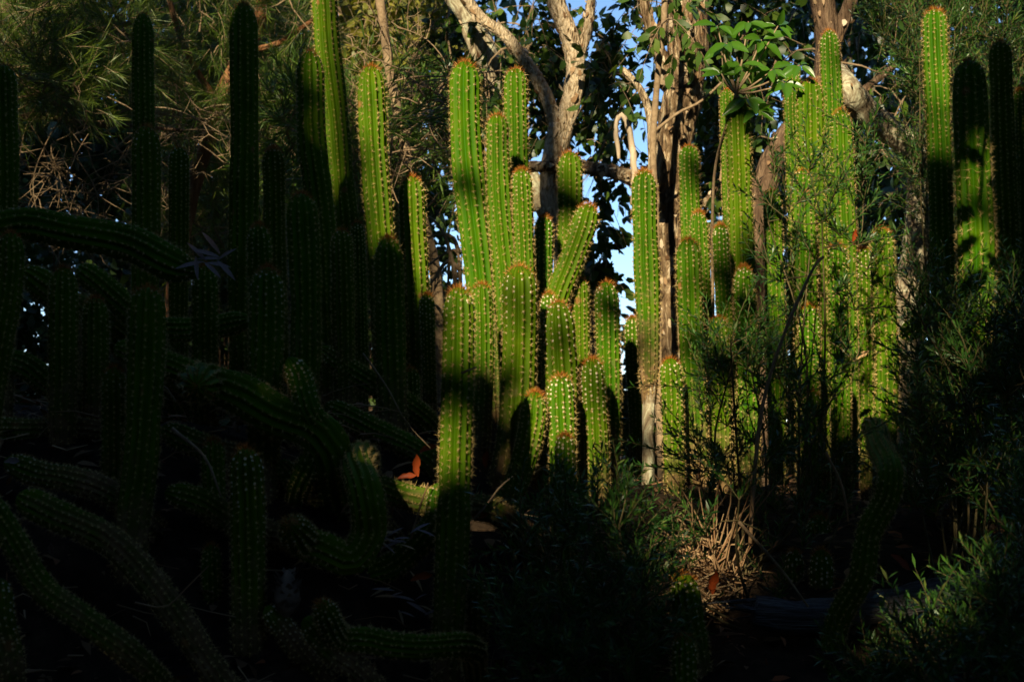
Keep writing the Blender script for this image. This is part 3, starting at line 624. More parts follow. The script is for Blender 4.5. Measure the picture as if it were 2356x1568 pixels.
# forked pale trunk
t, sk = trunk_tree('paperbark_tree', 'pale flaking tree trunk that forks high behind the leaning cactus', [
    ('trunk', [(1352,700),(1330,620),(1290,560),(1272,500),(1270,400),(1283,330),(1292,290)], 44, 58),
    ('limb', [(1286,305),(1262,235),(1235,180),(1205,135),(1160,80),(1100,35),(1030,-60)], 34, 24),
    ('limb', [(1292,300),(1312,240),(1324,180),(1322,130),(1305,70),(1282,10),(1270,-80)], 50, 40),
    ('limb', [(1324,150),(1345,95),(1358,30),(1362,-80)], 26, 20)], M['paperbark'], 8.0, flake=1.2)
cents = np.vstack([sample_px([(1090,-40),(1270,-40),(1260,120),(1150,330),(1060,260)], 26, 8.0, 9.2),
                   sample_px([(1200,100),(1290,60),(1450,60),(1450,430),(1370,430),(1350,300),(1230,330)], 34, 8.2, 9.4)])
crown(t, sk, cents, M['dark_leaf'], .07, 1.15, 46, .006, .5, .17)
# big flaking trunk
t, sk = trunk_tree('paperbark_tree', 'big rough trunk with peeling papery bark and a level limb', [
    ('trunk', [(1545,900),(1543,760),(1540,600),(1533,480),(1538,380),(1556,290),(1575,200),(1583,100),(1580,20),(1590,-80)], 76, 98),
    ('limb', [(1560,290),(1530,160),(1500,70),(1480,0),(1470,-80)], 34, 24),
    ('limb', [(1620,470,.4),(1680,420,.6),(1760,385,.9),(1850,370,1.2)], 26, 14),
    ('limb', [(1530,425,.1),(1460,408,.3),(1380,390,.6),(1290,383,.9),(1180,382,1),(1080,362,1),(990,368,1),(920,392,1),(870,420,1)], 36, 22)], M['peelbark'], 7.0, flake=3.0)
cents = np.vstack([sample_px([(1350,-40),(1480,-40),(1480,300),(1360,280)], 12, 7.4, 8.6), sample_px([(1400,-60),(1760,-60),(1760,300),(1640,460),(1620,100),(1480,60)], 40, 7.3, 9),
                   sample_px([(1350,400),(1400,420),(1400,640),(1370,640)], 7, 7.6, 8.4)])
crown(t, sk, cents, M['dark_leaf'], .07, 1.15, 40, .006, .5, .16)
# dark curved trunk
t, sk = trunk_tree('curved_tree', 'grey-brown curving trunk behind the broadest sunlit cactus', [
    ('trunk', [(1300,640),(1275,520),(1235,440),(1185,370),(1145,290),(1130,210),(1118,120),(1082,45),(1030,-30),(1000,-90)], 58, 50),
    ('limb', [(1125,170),(1098,130),(1072,75),(1060,30)], 26, 14)], M['lichenbark'], 8.5, flake=.4)
cents = sample_px([(1020,-60),(1090,-60),(1240,420),(1130,480),(1040,380),(1000,200)], 34, 8.8, 10)
crown(t, sk, cents, M['dark_leaf'], .07, 1.1, 42, .006, .5, .16)
# slim stem beside the big trunk and dead stubs
t, sk = trunk_tree('sapling', 'slim smooth sapling stem growing before the big peeling trunk', [
    ('trunk', [(1512,700),(1508,480),(1502,340),(1508,240),(1516,140),(1527,60),(1530,-60)], 19, 14),
    ('branch', [(1508,300),(1560,260),(1610,235),(1660,190)], 8, 5)], M['twig'], 6.4)
crown(t, sk, sample_px([(1500,-60),(1600,-60),(1590,40),(1510,80)], 8, 6.2, 6.7), M['narrow'], .07, .9, 16, .004)
mb = MB(); p = path([(1504,420),(1500,300),(1484,230),(1462,190),(1432,158)], 6.6); tube(mb, p, .03, .012, .04, 10, .08)
tag(link('dead_branch', mb.mesh('dead_branch', True), M['paperbark']), 'short broken pale stub branch beside the slim sapling stem', 'branch', 'dead branches')
mb = MB(); p = path([(1462,470),(1461,400),(1455,340),(1446,295),(1434,268),(1424,268),(1418,290),(1420,330),(1424,365)], 6.8); tube(mb, p, .02, .009, .02, 8, .16)
tag(link('dead_branch', mb.mesh('dead_branch', True), M['palewood']), 'bleached dead branch bent over like a hook against the sky', 'branch', 'dead branches')
# dark forked trunk to the right
t, sk = trunk_tree('forked_tree', 'dark grey trunk forking above the scarred cactus', [
    ('trunk', [(1740,700),(1742,560),(1752,450),(1790,350),(1850,265),(1895,180),(1905,90),(1890,0),(1880,-90)], 66, 58),
    ('limb', [(1905,120),(1935,60),(1965,-20),(1980,-90)], 34, 30),
    ('limb', [(1800,335),(1855,290),(1940,240),(2010,190),(2060,150)], 26, 14)], M['darkbark'], 7.2, flake=.8)
cents = np.vstack([sample_px([(1620,-60),(2100,-60),(2050,180),(1820,160),(1760,300),(1640,200)], 46, 7.4, 9.5),
                   sample_px([(1640,300),(1760,300),(1730,420),(1640,430)], 10, 7.5, 8.5)])
crown(t, sk, cents, M['dark_leaf'], .07, 1.15, 40, .006, .5, .16)
# lichened leaning trunk
t, sk = trunk_tree('lichened_tree', 'leaning trunk with pale lichen patches behind the fine-leaved shrub', [
    ('trunk', [(2060,900),(2085,720),(2110,590),(2120,480),(2118,380),(2085,330),(2030,290),(1985,250),(1940,190),(1905,140,.9)], 96, 40),
    ('limb', [(2085,335),(2120,310),(2145,270),(2170,180)], 60, 30)], M['lichenbark'], 6.2, flake=.6)
cents = sample_px([(1960,200),(2200,100),(2356,150),(2356,560),(2180,560),(2000,420)], 46, 6.6, 8.5)
crown(t, sk, cents, M['dark_leaf'], .07, .9, 36, .005, .5, .16)
# yellow green tree, sunlit far behind
t, sk = trunk_tree('yellow_green_tree', 'sunlit tree with small yellow-green leaves far behind the cacti', [
    ('trunk', [(900,620),(890,400),(905,200),(930,60),(940,-90)], 16, 9),
    ('limb', [(1040,215),(1005,165),(955,95),(900,50),(850,20),(780,-40)], 18, 12),
    ('limb', [(900,300),(830,180),(790,60),(760,-60)], 14, 8)], M['twig'], 10.5)
cents = sample_px([(770,-80),(1030,-80),(1010,120),(960,230),(860,260),(770,200)], 130, 9.4, 11.2)
crown(t, sk, cents, M['yellow_leaf'], .07, 1.0, 40, .004, .2, .18, hang=.1)

# needle and narrow leaved trees on the shaded side
def spray(n, pos, L, lw, nleaf, leaf_len, ang, mbl, mbt, shape=NARROW, dirs=None, tr=.0022, bend=.25):
    """n leafy shoots at pos: stem plus whorled narrow leaves"""
    d = norm(dirs if dirs is not None else rnd_dirs(n) + np.array([0, 0, .5]))
    Ls = L * RNG.uniform(.6, 1.3, n)
    s = norm(np.cross(d, rnd_dirs(n))); bnd = norm(np.cross(s, d)) * bend
    def pt(u): return pos[:, None] + (Ls[:, None, None]) * (u[..., None] * d[:, None] + (u ** 2)[..., None] * bnd[:, None])
    u = (np.arange(nleaf)[None] + RNG.random((n, nleaf))) / nleaf; u = np.broadcast_to(u, (n, nleaf))
    p = pt(u).reshape(-1, 3); dd = np.repeat(d, nleaf, 0); ss = np.repeat(s, nleaf, 0); bb = np.cross(ss, dd)
    az = np.tile(np.arange(nleaf) * 2.4, n) + RNG.normal(0, .3, n * nleaf); a = ang * RNG.uniform(.7, 1.3, n * nleaf)
    out = np.cos(az)[:, None] * ss + np.sin(az)[:, None] * bb
    ld = np.cos(a)[:, None] * dd + np.sin(a)[:, None] * out
    leaves(mbl, p, ld, dd + rnd_dirs(n * nleaf) * .2, leaf_len * RNG.uniform(.7, 1.25, n * nleaf), lw, shape)
    # stems as 3-sided slivers in 3 steps
    uu = np.linspace(0, 1, 4)[None] * np.ones((n, 1)); c = pt(uu); rr = tr * np.array([1, .8, .6, .3])
    th = np.arange(3) * 2.094
    V = c[:, :, None] + rr[None, :, None, None] * (np.cos(th)[None, None, :, None] * s[:, None, None] + np.sin(th)[None, None, :, None] * np.cross(d, s)[:, None, None])
    i, j = np.meshgrid(np.arange(3), np.arange(3), indexing='ij'); q = np.stack([i * 3 + j, i * 3 + (j + 1) % 3, (i + 1) * 3 + (j + 1) % 3, (i + 1) * 3 + j], -1).reshape(-1, 4)
    mbt.add(V.reshape(-1, 3), None, (q[None] + (np.arange(n) * 12)[:, None, None]).reshape(-1, 4))
    return pt(np.ones((n, 1)))[:, 0]
def needle_tree(name, label, limbs, Y, polys, mat, leaf_len, lw, nleaf, ang, L, barkm, bare=None, group='trees behind the cacti'):
    t, sk = trunk_tree(name, label, limbs, barkm, Y, group)
    tw = MB(); lf = MB(); allp = sk.copy()
    for poly, n, Y0, Y1 in polys:
        cents = sample_px(poly, n, Y0, Y1)
        for i in np.argsort([np.min(np.linalg.norm(sk - c, axis=1)) for c in cents]):
            c = cents[i]; a = allp[np.argmin(np.linalg.norm(allp - c, axis=1))]; dl = np.linalg.norm(c - a)
            cc = tube(tw, [a, (a + c) / 2 + RNG.normal(0, .08, 3) * dl, c], .006, .003, max(.06, dl / 5), 3, 0, cap=False); allp = np.vstack([allp, cc[2:]])
            m = 5; base = norm(c - a)
            spray(m, np.repeat(c[None], m, 0) + RNG.normal(0, .05, (m, 3)), L, lw, nleaf, leaf_len, ang, lf, tw, dirs=norm(base * .6 + rnd_dirs(m)))
    if bare:
        bt = MB()
        for poly, n, Y0, Y1, ln in bare:
            cents = sample_px(poly, n, Y0, Y1)
            for c in cents:
                sub = allp[RNG.integers(0, len(allp), max(8, len(allp) // 12))]; a = sub[np.argmin(np.linalg.norm(sub - c, axis=1) + .8 * np.abs(sub[:, 2] - c[2]))]; dl = np.linalg.norm(c - a) + 1e-3
                d = norm((c - a) / dl + np.array([RNG.normal(0, .6), RNG.normal(0, .3), RNG.normal(-.05, .2)]))
                c1 = c + d * ln * .5 + RNG.normal(0, .04, 3); c2 = c + d * ln + np.array([0, 0, -.1 * ln]) + RNG.normal(0, .05, 3)
                cc = tube(bt, [a, (a + c) / 2 + RNG.normal(0, .06, 3) * dl, c, c1, c2], .0045, .0018, .05, 4, .1, cap=False)
                for q in range(5):
                    b = cc[RNG.integers(len(cc) // 2, len(cc))]; e = b + norm(d + rnd_dirs(1)[0] * 1.0) * ln * RNG.uniform(.15, .5)
                    c3 = tube(bt, [b, (b + e) / 2 + RNG.normal(0, .02, 3), e], .003, .0014, .05, 3, 0, cap=False)
                    for qq in range(2):
                        b2 = c3[RNG.integers(0, len(c3))]; e2 = b2 + rnd_dirs(1)[0] * ln * .18
                        tube(bt, [b2, (b2 + e2) / 2 + RNG.normal(0, .008, 3), e2], .002, .001, .05, 3, 0, cap=False)
        link('bare_twigs', bt.mesh('bare_twigs'), M['twig'], t, 'stuff')
    link('twigs', tw.mesh('twigs'), M['twig'], t, 'stuff')
    link('crown', lf.mesh('needle_crown'), mat, t, 'stuff')
    return t
needle_tree('needle_tree', 'needle-leaved tree with a thicket of bleached bare twigs below its foliage', [
    ('trunk', [(-60,760),(-40,500),(-30,250),(0,60),(40,-90)], 60, 40),
    ('limb', [(-30,300),(80,265),(180,285),(300,290),(420,300)], 20, 8),
    ('limb', [(-10,120),(100,90),(220,70),(360,40)], 22, 10)], 7.0,
    [([(-20,-60),(330,-60),(330,170),(200,240),(20,260),(-20,100)], 110, 6.4, 7.6), ([(20,150),(180,130),(260,200),(60,240)], 22, 6.2, 6.6)],
    M['needle'], .085, .035, 46, .55, .22, M['darkbark'],
    [([(40,230),(340,230),(420,420),(300,500),(40,470)], 26, 6.3, 7.2, .45)])
needle_tree('needle_tree', 'dark needle-leaved tree with a reddish leaning trunk', [
    ('trunk', [(400,700),(425,520),(452,400),(478,330),(500,240),(560,120),(600,40),(620,-90)], 44, 34),
    ('limb', [(500,240),(440,140),(400,40),(380,-60)], 18, 10),
    ('limb', [(560,120),(640,100),(700,60),(760,20)], 16, 8)], 7.6,
    [([(320,-60),(720,-60),(720,220),(700,420),(560,460),(420,380),(330,260)], 190, 7.2, 9.0),
     ([(380,380),(560,380),(560,600),(380,600)], 50, 7.8, 9)],
    M['needle'], .085, .04, 40, .6, .22, M['redbark'],
    [([(360,250),(520,250),(500,420),(380,430)], 14, 7.0, 7.6, .35)])
needle_tree('bottlebrush_tree', 'shaded tree of narrow willowy leaves and arching bare twigs behind the brown-spotted cactus', [
    ('trunk', [(1010,800),(1000,620),(960,460),(930,330),(900,180),(880,40),(860,-90)], 34, 20),
    ('limb', [(960,460),(880,380),(800,340),(700,330)], 16, 6),
    ('limb', [(930,330),(980,240),(1030,180)], 12, 6)], 6.6,
    [([(760,180),(1050,150),(1060,420),(1000,480),(830,480),(740,400)], 70, 6.2, 7.6),
     ([(640,180),(720,180),(700,420),(620,460)], 26, 6.6, 7.6),
     ([(760,380),(900,440),(880,640),(790,640)], 30, 6.0, 7.2)],
    M['narrow'], .085, .09, 22, .5, .2, M['twig'],
    [([(880,120),(1050,130),(1050,420),(900,380)], 34, 5.8, 6.8, .4)])
# bright narrow-leaved shoots beside the brown spotted cactus
lf, tw = MB(), MB(); n = 9
pos = np.array([P(RNG.uniform(885,935), RNG.uniform(255,310), 4.9 + RNG.uniform(-.1,.1)) for _ in range(n)])
spray(n, pos, .15, .10, 26, .055, .55, lf, tw, dirs=norm(np.array([1, 0, .12]) + RNG.normal(0, .25, (n, 3))))
pos2 = np.array([P(RNG.uniform(880,905), RNG.uniform(205,330), 4.9) for _ in range(5)])
spray(5, pos2, .09, .10, 22, .045, .6, lf, tw, dirs=norm(np.array([.7, 0, .8]) + RNG.normal(0, .4, (5, 3))))
b0 = P(905, 285, 4.95)
tube(tw, [np.array([b0[0] - .05, 5.1, float(ground_z(b0[0], 5.1)) - .05]), P(888, 700, 5.05), P(892, 450, 5.0), b0], .008, .004, .08, 5, .05)
r_ = thing('narrow_leaf_sapling', 'bright green tufts of narrow leaves spreading beside the brown-spotted cactus', 'plant', (b0[0], 5.1, float(ground_z(b0[0], 5.1))))
link('leaves', lf.mesh('leaves'), M['narrow'], r_, 'stuff'); link('stem', tw.mesh('stem'), M['twig'], r_)

# curling bare twigs in the black gap
mb = MB()
base = P(1035, 700, 5.6)
gb = np.array([base[0], base[1], float(ground_z(base[0], base[1])) - .05])
r_ = thing('bare_bush', 'bare curling twigs showing in the black gap between sunlit cacti', 'bush', gb)
for pts in [[(1060,760),(1058,620),(1048,575),(1010,592),(985,612)], [(1050,640),(1030,560),(1010,520),(985,498),(965,500)], [(1058,620),(1030,600),(1000,640),(985,660)],
            [(1056,580),(1040,545),(1000,540),(970,560)], [(1050,700),(1046,640),(1036,585),(1028,700)], [(1040,800),(1010,840),(996,800),(985,790)], [(1045,760),(1000,700),(980,720)]]:
    tube(mb, path(pts, 5.6), .011, .004, .02, 6, .08)
tube(mb, [gb, P(1050, 900, 5.6), P(1060, 760, 5.6)], .016, .011, .05, 6, .05)
link('twigs', mb.mesh('bare_bush', True), M['twig'], r_)

# ------------------------------------------------------------------ broad-leaved sprig: every leaf a piece
BL = MB()
nl = 9; u = np.linspace(0, 1, nl); wd = .36 * np.sin(np.pi * np.clip(u, 0, 1) ** .8) ** .85
Vb = []; 
for a, b in zip(u, wd):
    b = b * .55
    for k in (-1, -.5, 0, .5, 1): Vb.append((a, k * b, .10 * abs(k) * (b / .2) - .16 * a * a + (.012 * math.sin(a * 20) if abs(k) == 1 else 0)))
Qb = [(i * 5 + j, i * 5 + j + 1, (i + 1) * 5 + j + 1, (i + 1) * 5 + j) for i in range(nl - 1) for j in range(4)]
BL.add(np.array(Vb), None, Qb); leaf_mesh = BL.mesh('broad_leaf', True); leaf_mesh.materials.append(M['broad'])
from mathutils import Matrix
def place_leaf(name, me, root, pos, d, up, L):
    d = Vector(d).normalized(); s = Vector(up).cross(d).normalized(); u_ = d.cross(s)
    m = Matrix((d, s, u_)).transposed().to_4x4() @ Matrix.Scale(L, 4); m.translation = Vector(pos)
    o = bpy.data.objects.new(name, me); col.objects.link(o)
    if root is not None:
        o.parent = root; m.translation = Vector(pos) - root.location
    o.matrix_basis = m
    return o
YB = 4.35
gb = P(1640, 400, YB + .5); gb[2] = float(ground_z(gb[0], gb[1]))
r_ = thing('broadleaf_sapling', 'sapling sprig with large glossy bright green leaves above the sunlit cacti', 'plant', gb)
mb = MB()
nodes = [(1704,150),(1752,92),(1776,160),(1806,190),(1722,50),(1840,150),(1720,225),(1672,100),(1650,60),(1790,60),(1745,255),(1660,170)]
stem = tube(mb, [gb - np.array([0,0,.05]), P(1640, 700, YB + .5), P(1642, 420, YB + .4), P(1668, 300, YB + .2), P(1690, 230, YB), P(1704, 150, YB)], .008, .004, .05, 6, .03)
for x, y in nodes[1:]: tube(mb, [P(1692, 215, YB), P((1692 + x) / 2, (215 + y) / 2 + 8, YB), P(x, y, YB)], .004, .0022, .04, 5)
link('stem', mb.mesh('sapling_stem', True), M['twig'], r_)
for x, y in nodes:
    m = 6
    for k in range(m):
        a = k / m * 6.28 + random.random(); tilt = random.uniform(-.8, .5)
        d = (math.cos(a), math.sin(a) * .8, tilt); q = P(x, y, YB) + np.array(d) * .006
        place_leaf('leaf', leaf_mesh, r_, q, d, (random.uniform(-.5,.5), -1 + random.uniform(-.5,.5), .6), random.uniform(.05, .095))
# a twig of the overhanging tree, above the view, whose leaves throw shadows on the thick column
c0 = P(2236, 430, 3.33); top = c0 + S * 1.35
r_ = thing('overhanging_twig', 'leafy twig hanging above the thick cactus and throwing leaf shadows on it', 'twig', top + np.array([0, 0, .3]))
mb = MB(); tube(mb, [top + np.array([.5, -1.2, 4.6]), top + np.array([.25, -.6, 2.2]), top + np.array([.06, -.1, .5]), top + np.array([.03, 0, .08])], .02, .004, .1, 6, .05)
link('stem', mb.mesh('overhanging_stem', True), M['twig'], r_)
for dx, dz, ang, L in [(.02, .07, 2.7, .10), (.03, .02, 3.5, .10), (.05, -.06, 3.9, .13), (.04, -.02, -.6, .09), (.05, .16, .5, .10), (.05, .2, 2.4, .09)]:
    place_leaf('leaf', leaf_mesh, r_, top + np.array([dx, 0, dz]), (math.cos(ang), .1, math.sin(ang)), (.1, -1, .35), L)
# ------------------------------------------------------------------ rosemary-like shrubs
def rosemary(label, base_px, Y, poly, Y0, Y1, n, L=.16, mat=None, per=30, group='fine-leaved shrubs', leaf=.024, lw=.19, nshoot=4):
    b = P(*base_px, Y); b[2] = float(ground_z(b[0], b[1])) - .03
    root = thing('fine_leaved_shrub', label, 'shrub', b, group)
    cents = sample_px(poly, n, Y0, Y1); tw = MB(); lf = MB(); allp = np.array([b, b + [0, 0, .08]])
    gz = ground_z(cents[:, 0], cents[:, 1]); cents = cents[cents[:, 2] > gz + .02]
    # main stems first, fanning out of the base
    mains = cents[RNG.permutation(len(cents))[:max(6, n // 14)]]
    for c in mains:
        mid = b * .5 + c * .5 + np.array([RNG.normal(0, .05), RNG.normal(0, .05), .06 * abs(c[2] - b[2])])
        cc = tube(tw, [b + RNG.normal(0, .03, 3) * [1, 1, 0], mid, c], .004, .0018, .06, 4, .05, cap=False); allp = np.vstack([allp, cc[2:]])
    for i in np.argsort(np.linalg.norm(cents - b, axis=1)):
        c = cents[i]; a = allp[np.argmin(np.linalg.norm(allp - c, axis=1))]; dl = np.linalg.norm(c - a) + 1e-6
        if dl > .03:
            cc = tube(tw, [a, (a + c) / 2 + RNG.normal(0, .1, 3) * dl, c], .0018, .0012, max(.05, dl / 5), 3, 0, cap=False); allp = np.vstack([allp, cc[1:]])
        up = norm((c - a) / dl * .5 + np.array([0, 0, .7]))
        spray(nshoot, np.repeat(c[None], nshoot, 0), L, lw, per, leaf, .75, lf, tw, dirs=norm(up + rnd_dirs(nshoot) * .75), tr=.0016, bend=.3)
    link('stems', tw.mesh('shrub_stems'), M['shrubtwig'], root, 'stuff')
    link('foliage', lf.mesh('shrub_foliage'), mat or M['rosemary'], root, 'stuff')
rosemary('tall dense fine-leaved shrub behind the lone sunlit cactus column', (2200, 1100), 5.4,
    [(2020,-60),(2360,-60),(2380,600),(2200,620),(2090,420),(2090,160),(1990,60)], 4.9, 6.0, 340, .18)
rosemary('fine-leaved shrub growing through the sunlit cacti below the rusty-tufted column', (1860, 1150), 3.7,
    [(1740,420),(1900,330),(1990,300),(2000,640),(1960,900),(1840,1000),(1720,900),(1760,640)], 3.4, 3.9, 46, .14, nshoot=3)
rosemary('low fine-leaved shrub before the black shadowed columns', (1720, 1200), 3.4,
    [(1600,860),(1700,760),(1780,800),(1900,900),(1900,1180),(1640,1200),(1580,1060)], 3.1, 3.5, 48, .14, nshoot=3)
rosemary('dark fine-leaved shrub under the thick leaf-shadowed cactus', (2220, 1500), 3.2,
    [(2120,640),(2180,700),(2300,720),(2380,620),(2380,1200),(2090,1200),(2120,900)], 3.1, 4.0, 200, .15)
rosemary('dark fine-leaved bush filling the corner before the grey log', (2250, 1650), 2.6,
    [(2060,1520),(2240,1470),(2320,1280),(2380,1050),(2380,1600),(1980,1600)], 2.3, 2.8, 70, .12)
rosemary('dark low bush at the foot of the curved-foot cactus', (1300, 1600), 2.8,
    [(1190,1240),(1300,1120),(1440,1180),(1500,1300),(1500,1600),(1170,1600),(1180,1350)], 2.6, 3.1, 84, .12)
rosemary('leafy bush sprigs round the dry stalks', (1700, 1500), 3.2,
    [(1440,1240),(1560,1180),(1800,1100),(1960,1150),(1800,1400),(1720,1600),(1420,1600),(1440,1450)], 2.9, 3.4, 26, .12, nshoot=3)
# long bare stems of the shrub
for k, (lab, pts, Y, r) in enumerate([
    ('thin brown stem slanting up through the fine-leaved shrub', [(1725,1250),(1750,960),(1800,780),(1870,620),(1895,590)], 3.1, .0055),
    ('thin pale stem slanting through the dark bush above the log', [(1700,1200),(1790,1300),(1860,1395)], 2.95, .004),
    ('thin whitish twig hanging in the dark above the grey log', [(1900,1040),(1935,1110),(1950,1180),(1952,1200)], 2.9, .0035),
    ('grey twig lying on the dark curled stems', [(395,985),(470,1050),(508,1140)], 2.8, .004),
    ('pale grass blade crossing the long fallen stem', [(310,1385),(380,1395),(430,1350),(480,1300)], 2.6, .002),
    ('thin dry twig leaning across the dark slope', [(835,812),(890,890),(935,970),(990,1030)], 3.2, .0025),
    ('short pale stick lying across the foremost cactus', [(1062,858),(1080,850),(1096,845)], 2.99, .003),
    ('dry forked twig lying on the brown fallen stem', [(1090,1195),(1120,1160),(1150,1120),(1180,1095)], 3.2, .003),
    ('thin dry twig hanging down before the litter of leaves', [(945,1240),(965,1170),(985,1110)], 3.15, .003)]):
    mb = MB(); tube(mb, path(pts, Y), r, r * .6, .02, 5, .1)
    tag(link('twig', mb.mesh('twig', True), M['twig'] if k % 2 else M['straw']), lab, 'twig', 'loose twigs')

rt = random.Random(5)
mb = MB()
for k in range(260):
    x, y = rt.uniform(-1.5, .1), rt.uniform(2.5, 4.0); z = float(ground_z(x, y)) + rt.uniform(.005, .10); a = rt.uniform(0, 6.28); ln = rt.uniform(.04, .2)
    p0 = np.array([x, y, z]); d = np.array([math.cos(a), math.sin(a) * .7, rt.uniform(-.35, .35)]) * ln
    tube(mb, [p0, p0 + d * .5 + RNG.normal(0, .012, 3), p0 + d], rt.uniform(.0012, .003), .0008, .05, 4, .1, a=rt.random() * .4, cap=False)
tag(link('twig_debris', mb.mesh('twig_debris'), M['straw'], kind='stuff'), 'dry twig debris strewn over the bank under the fallen stems', 'debris')
# dry stalks fanning out of the ground
gb = P(1640, 1345, 3.25)
r_ = thing('dry_stalk_clump', 'clump of dry straw-coloured stalks fanning out beside the rust-red leaf', 'dry grass', gb)
mb = MB()
for k in range(230):
    a = random.uniform(math.radians(70), math.radians(262)); ln = random.uniform(.08, .40)
    d = np.array([math.cos(a), random.uniform(-.6, .3), math.sin(a) * .75]); s0 = gb + RNG.normal(0, .035, 3)
    tube(mb, [s0, s0 + d * ln * .5 + RNG.normal(0, .012, 3), s0 + d * ln + np.array([0, 0, -.03])], .0024, .0012, .06, 4, 0, a=random.random() * .4, cap=False)
link('stalks', mb.mesh('dry_stalks'), M['straw'], r_, 'stuff')
# weathered log
mb = MB(); c = tube(mb, path([(1735,1405),(1820,1418),(1920,1412),(2040,1392),(2160,1362),(2260,1345),(2370,1320)], 3.05), .036, .03, .03, 14, .09)
for k in range(9):
    s0 = c[0] + RNG.normal(0, .02, 3); tube(mb, [s0 + np.array([.06, 0, 0]), s0, s0 + np.array([-random.uniform(.03,.1), random.uniform(-.02,.02), random.uniform(-.02,.02)])], .006, .001, .03, 4)
r_ = thing('fallen_log', 'weathered grey log lying behind the snaking cactus stem', 'log', c[0]); link('log', mb.mesh('fallen_log', True), M['log'], r_)

# ------------------------------------------------------------------ dead leaves, each a thing
curl = MB(); rr_ = random.Random(3)
for i in range(8):
    a = i / 7; b = .21 * math.sin(math.pi * min(1, a * .95 + .04)) ** .9 * rr_.uniform(.75, 1.15)
    for k in (-1, 0, 1): curl.V.append(np.array([[a + .04 * k * rr_.uniform(-1, 1), k * b * .8 + .05 * math.sin(a * 5), .75 * k * k * b + .38 * a * a - .12 * a + rr_.uniform(-.035, .035)]])); curl.A.append(np.zeros(1)); curl.n += 1
curl.Q.append(np.array([(i * 3 + j, i * 3 + j + 1, (i + 1) * 3 + j + 1, (i + 1) * 3 + j) for i in range(7) for j in range(2)]))
slim = MB()
for i in range(8):
    a = i / 7; b = .09 * math.sin(math.pi * min(1, a * .95 + .04)) ** .8
    for k in (-1, 0, 1): slim.V.append(np.array([[a, k * b, .2 * k * k * b - .2 * a * a]])); slim.A.append(np.zeros(1)); slim.n += 1
slim.Q.append(curl.Q[0].copy())
LM = {}
for kind, bb in (('curl', curl), ('slim', slim)):
    for c_ in ('rust_leaf', 'tan_leaf', 'grey_leaf'):
        me = bb.mesh('dead_leaf', True); me.materials.append(M[c_]); LM[kind, c_] = me
DEAD = [
 ('upright rust-orange dead leaf on the brown fallen stem', 'curl', 'rust_leaf', 962, 1095, 3.28, (-.1,-.2,1), .055),
 ('rust-red dead leaf lying behind the upright orange one', 'curl', 'rust_leaf', 965, 1040, 3.36, (1,-.2,.3), .05),
 ('dull red dead leaf at the top of the brown fallen stem', 'curl', 'rust_leaf', 915, 1100, 3.30, (1,.1,.1), .045),
 ('small rust leaf caught between foremost column and curved-foot cactus', 'curl', 'rust_leaf', 1118, 1075, 3.4, (0,-.2,1), .045),
 ('orange leaf at the low end of the brown fallen stem', 'curl', 'rust_leaf', 1082, 1195, 3.25, (1,-.3,.25), .05),
 ('dark red leaf in the shade below the ladle-curved stem', 'curl', 'rust_leaf', 945, 1335, 3.05, (.9,-.2,.2), .055),
 ('bright orange-red leaf standing in the dry stalks', 'curl', 'rust_leaf', 1640, 1365, 3.1, (0,-.3,1), .06),
 ('rust leaf stuck on a short cactus shoulder', 'curl', 'rust_leaf', 1690, 800, 4.02, (.3,-.2,1), .045),
 ('reddish leaf hanging in the shrub by the rusty-tufted column', 'curl', 'rust_leaf', 1966, 562, 3.6, (-.1,-.2,1), .04),
 ('brown leaf hanging above the grey log', 'curl', 'rust_leaf', 2050, 1275, 3.0, (.6,-.2,-.6), .05),
 ('pale splayed dry leaf lit beside the cactus with the orange foot', 'curl', 'tan_leaf', 1965, 830, 4.0, (.8,-.2,.5), .05),
 ('dusky pointed leaf at the end of the grey bristly stem', 'curl', 'grey_leaf', 10, 1062, 2.85, (1,-.3,-.05), .045),
 ('pale moon-shaped leaf beside the long green fallen stem', 'curl', 'grey_leaf', 122, 1275, 2.5, (.1,-.6,1), .03),
]
for lab, kind, c_, x, y, Y, d, L in DEAD:
    tag(place_leaf('dead_leaf', LM[kind, c_], None, P(x, y, Y), d, (0, -1, .5), L), lab, 'dead leaf', 'fallen dead leaves')
for k in range(11):
    a = random.uniform(-.5, 6.0); tag(place_leaf('dead_leaf', LM['slim', 'grey_leaf'], None, P(468 + random.uniform(-30, 40), 592 + random.uniform(-10, 16), 3.22 + random.uniform(-.04, .04)), (math.cos(a), -.4, math.sin(a) * .7 - .2), (0, -1, .6), random.uniform(.045, .075)),
        'slim grey-brown dry leaf in the bunch on the arching stem', 'dead leaf', 'dry leaf bunch on the arching stem')
for k in range(26):
    x, y = random.choice([(930, 1220), (940, 1350), (900, 1240), (960, 1380)]); x += random.uniform(-70, 60); y += random.uniform(-30, 40)
    a = random.uniform(0, 6.28); Yd = 3.12
    tag(place_leaf('dead_leaf', LM['slim', random.choice(['tan_leaf', 'grey_leaf'])], None, P(x, y, Yd), (math.cos(a), -.3, math.sin(a) * .5), (0, -.7, 1), random.uniform(.03, .06)),
        'slim dry leaf in the litter under the curved stems', 'dead leaf', 'dry leaf litter under the curved stems')
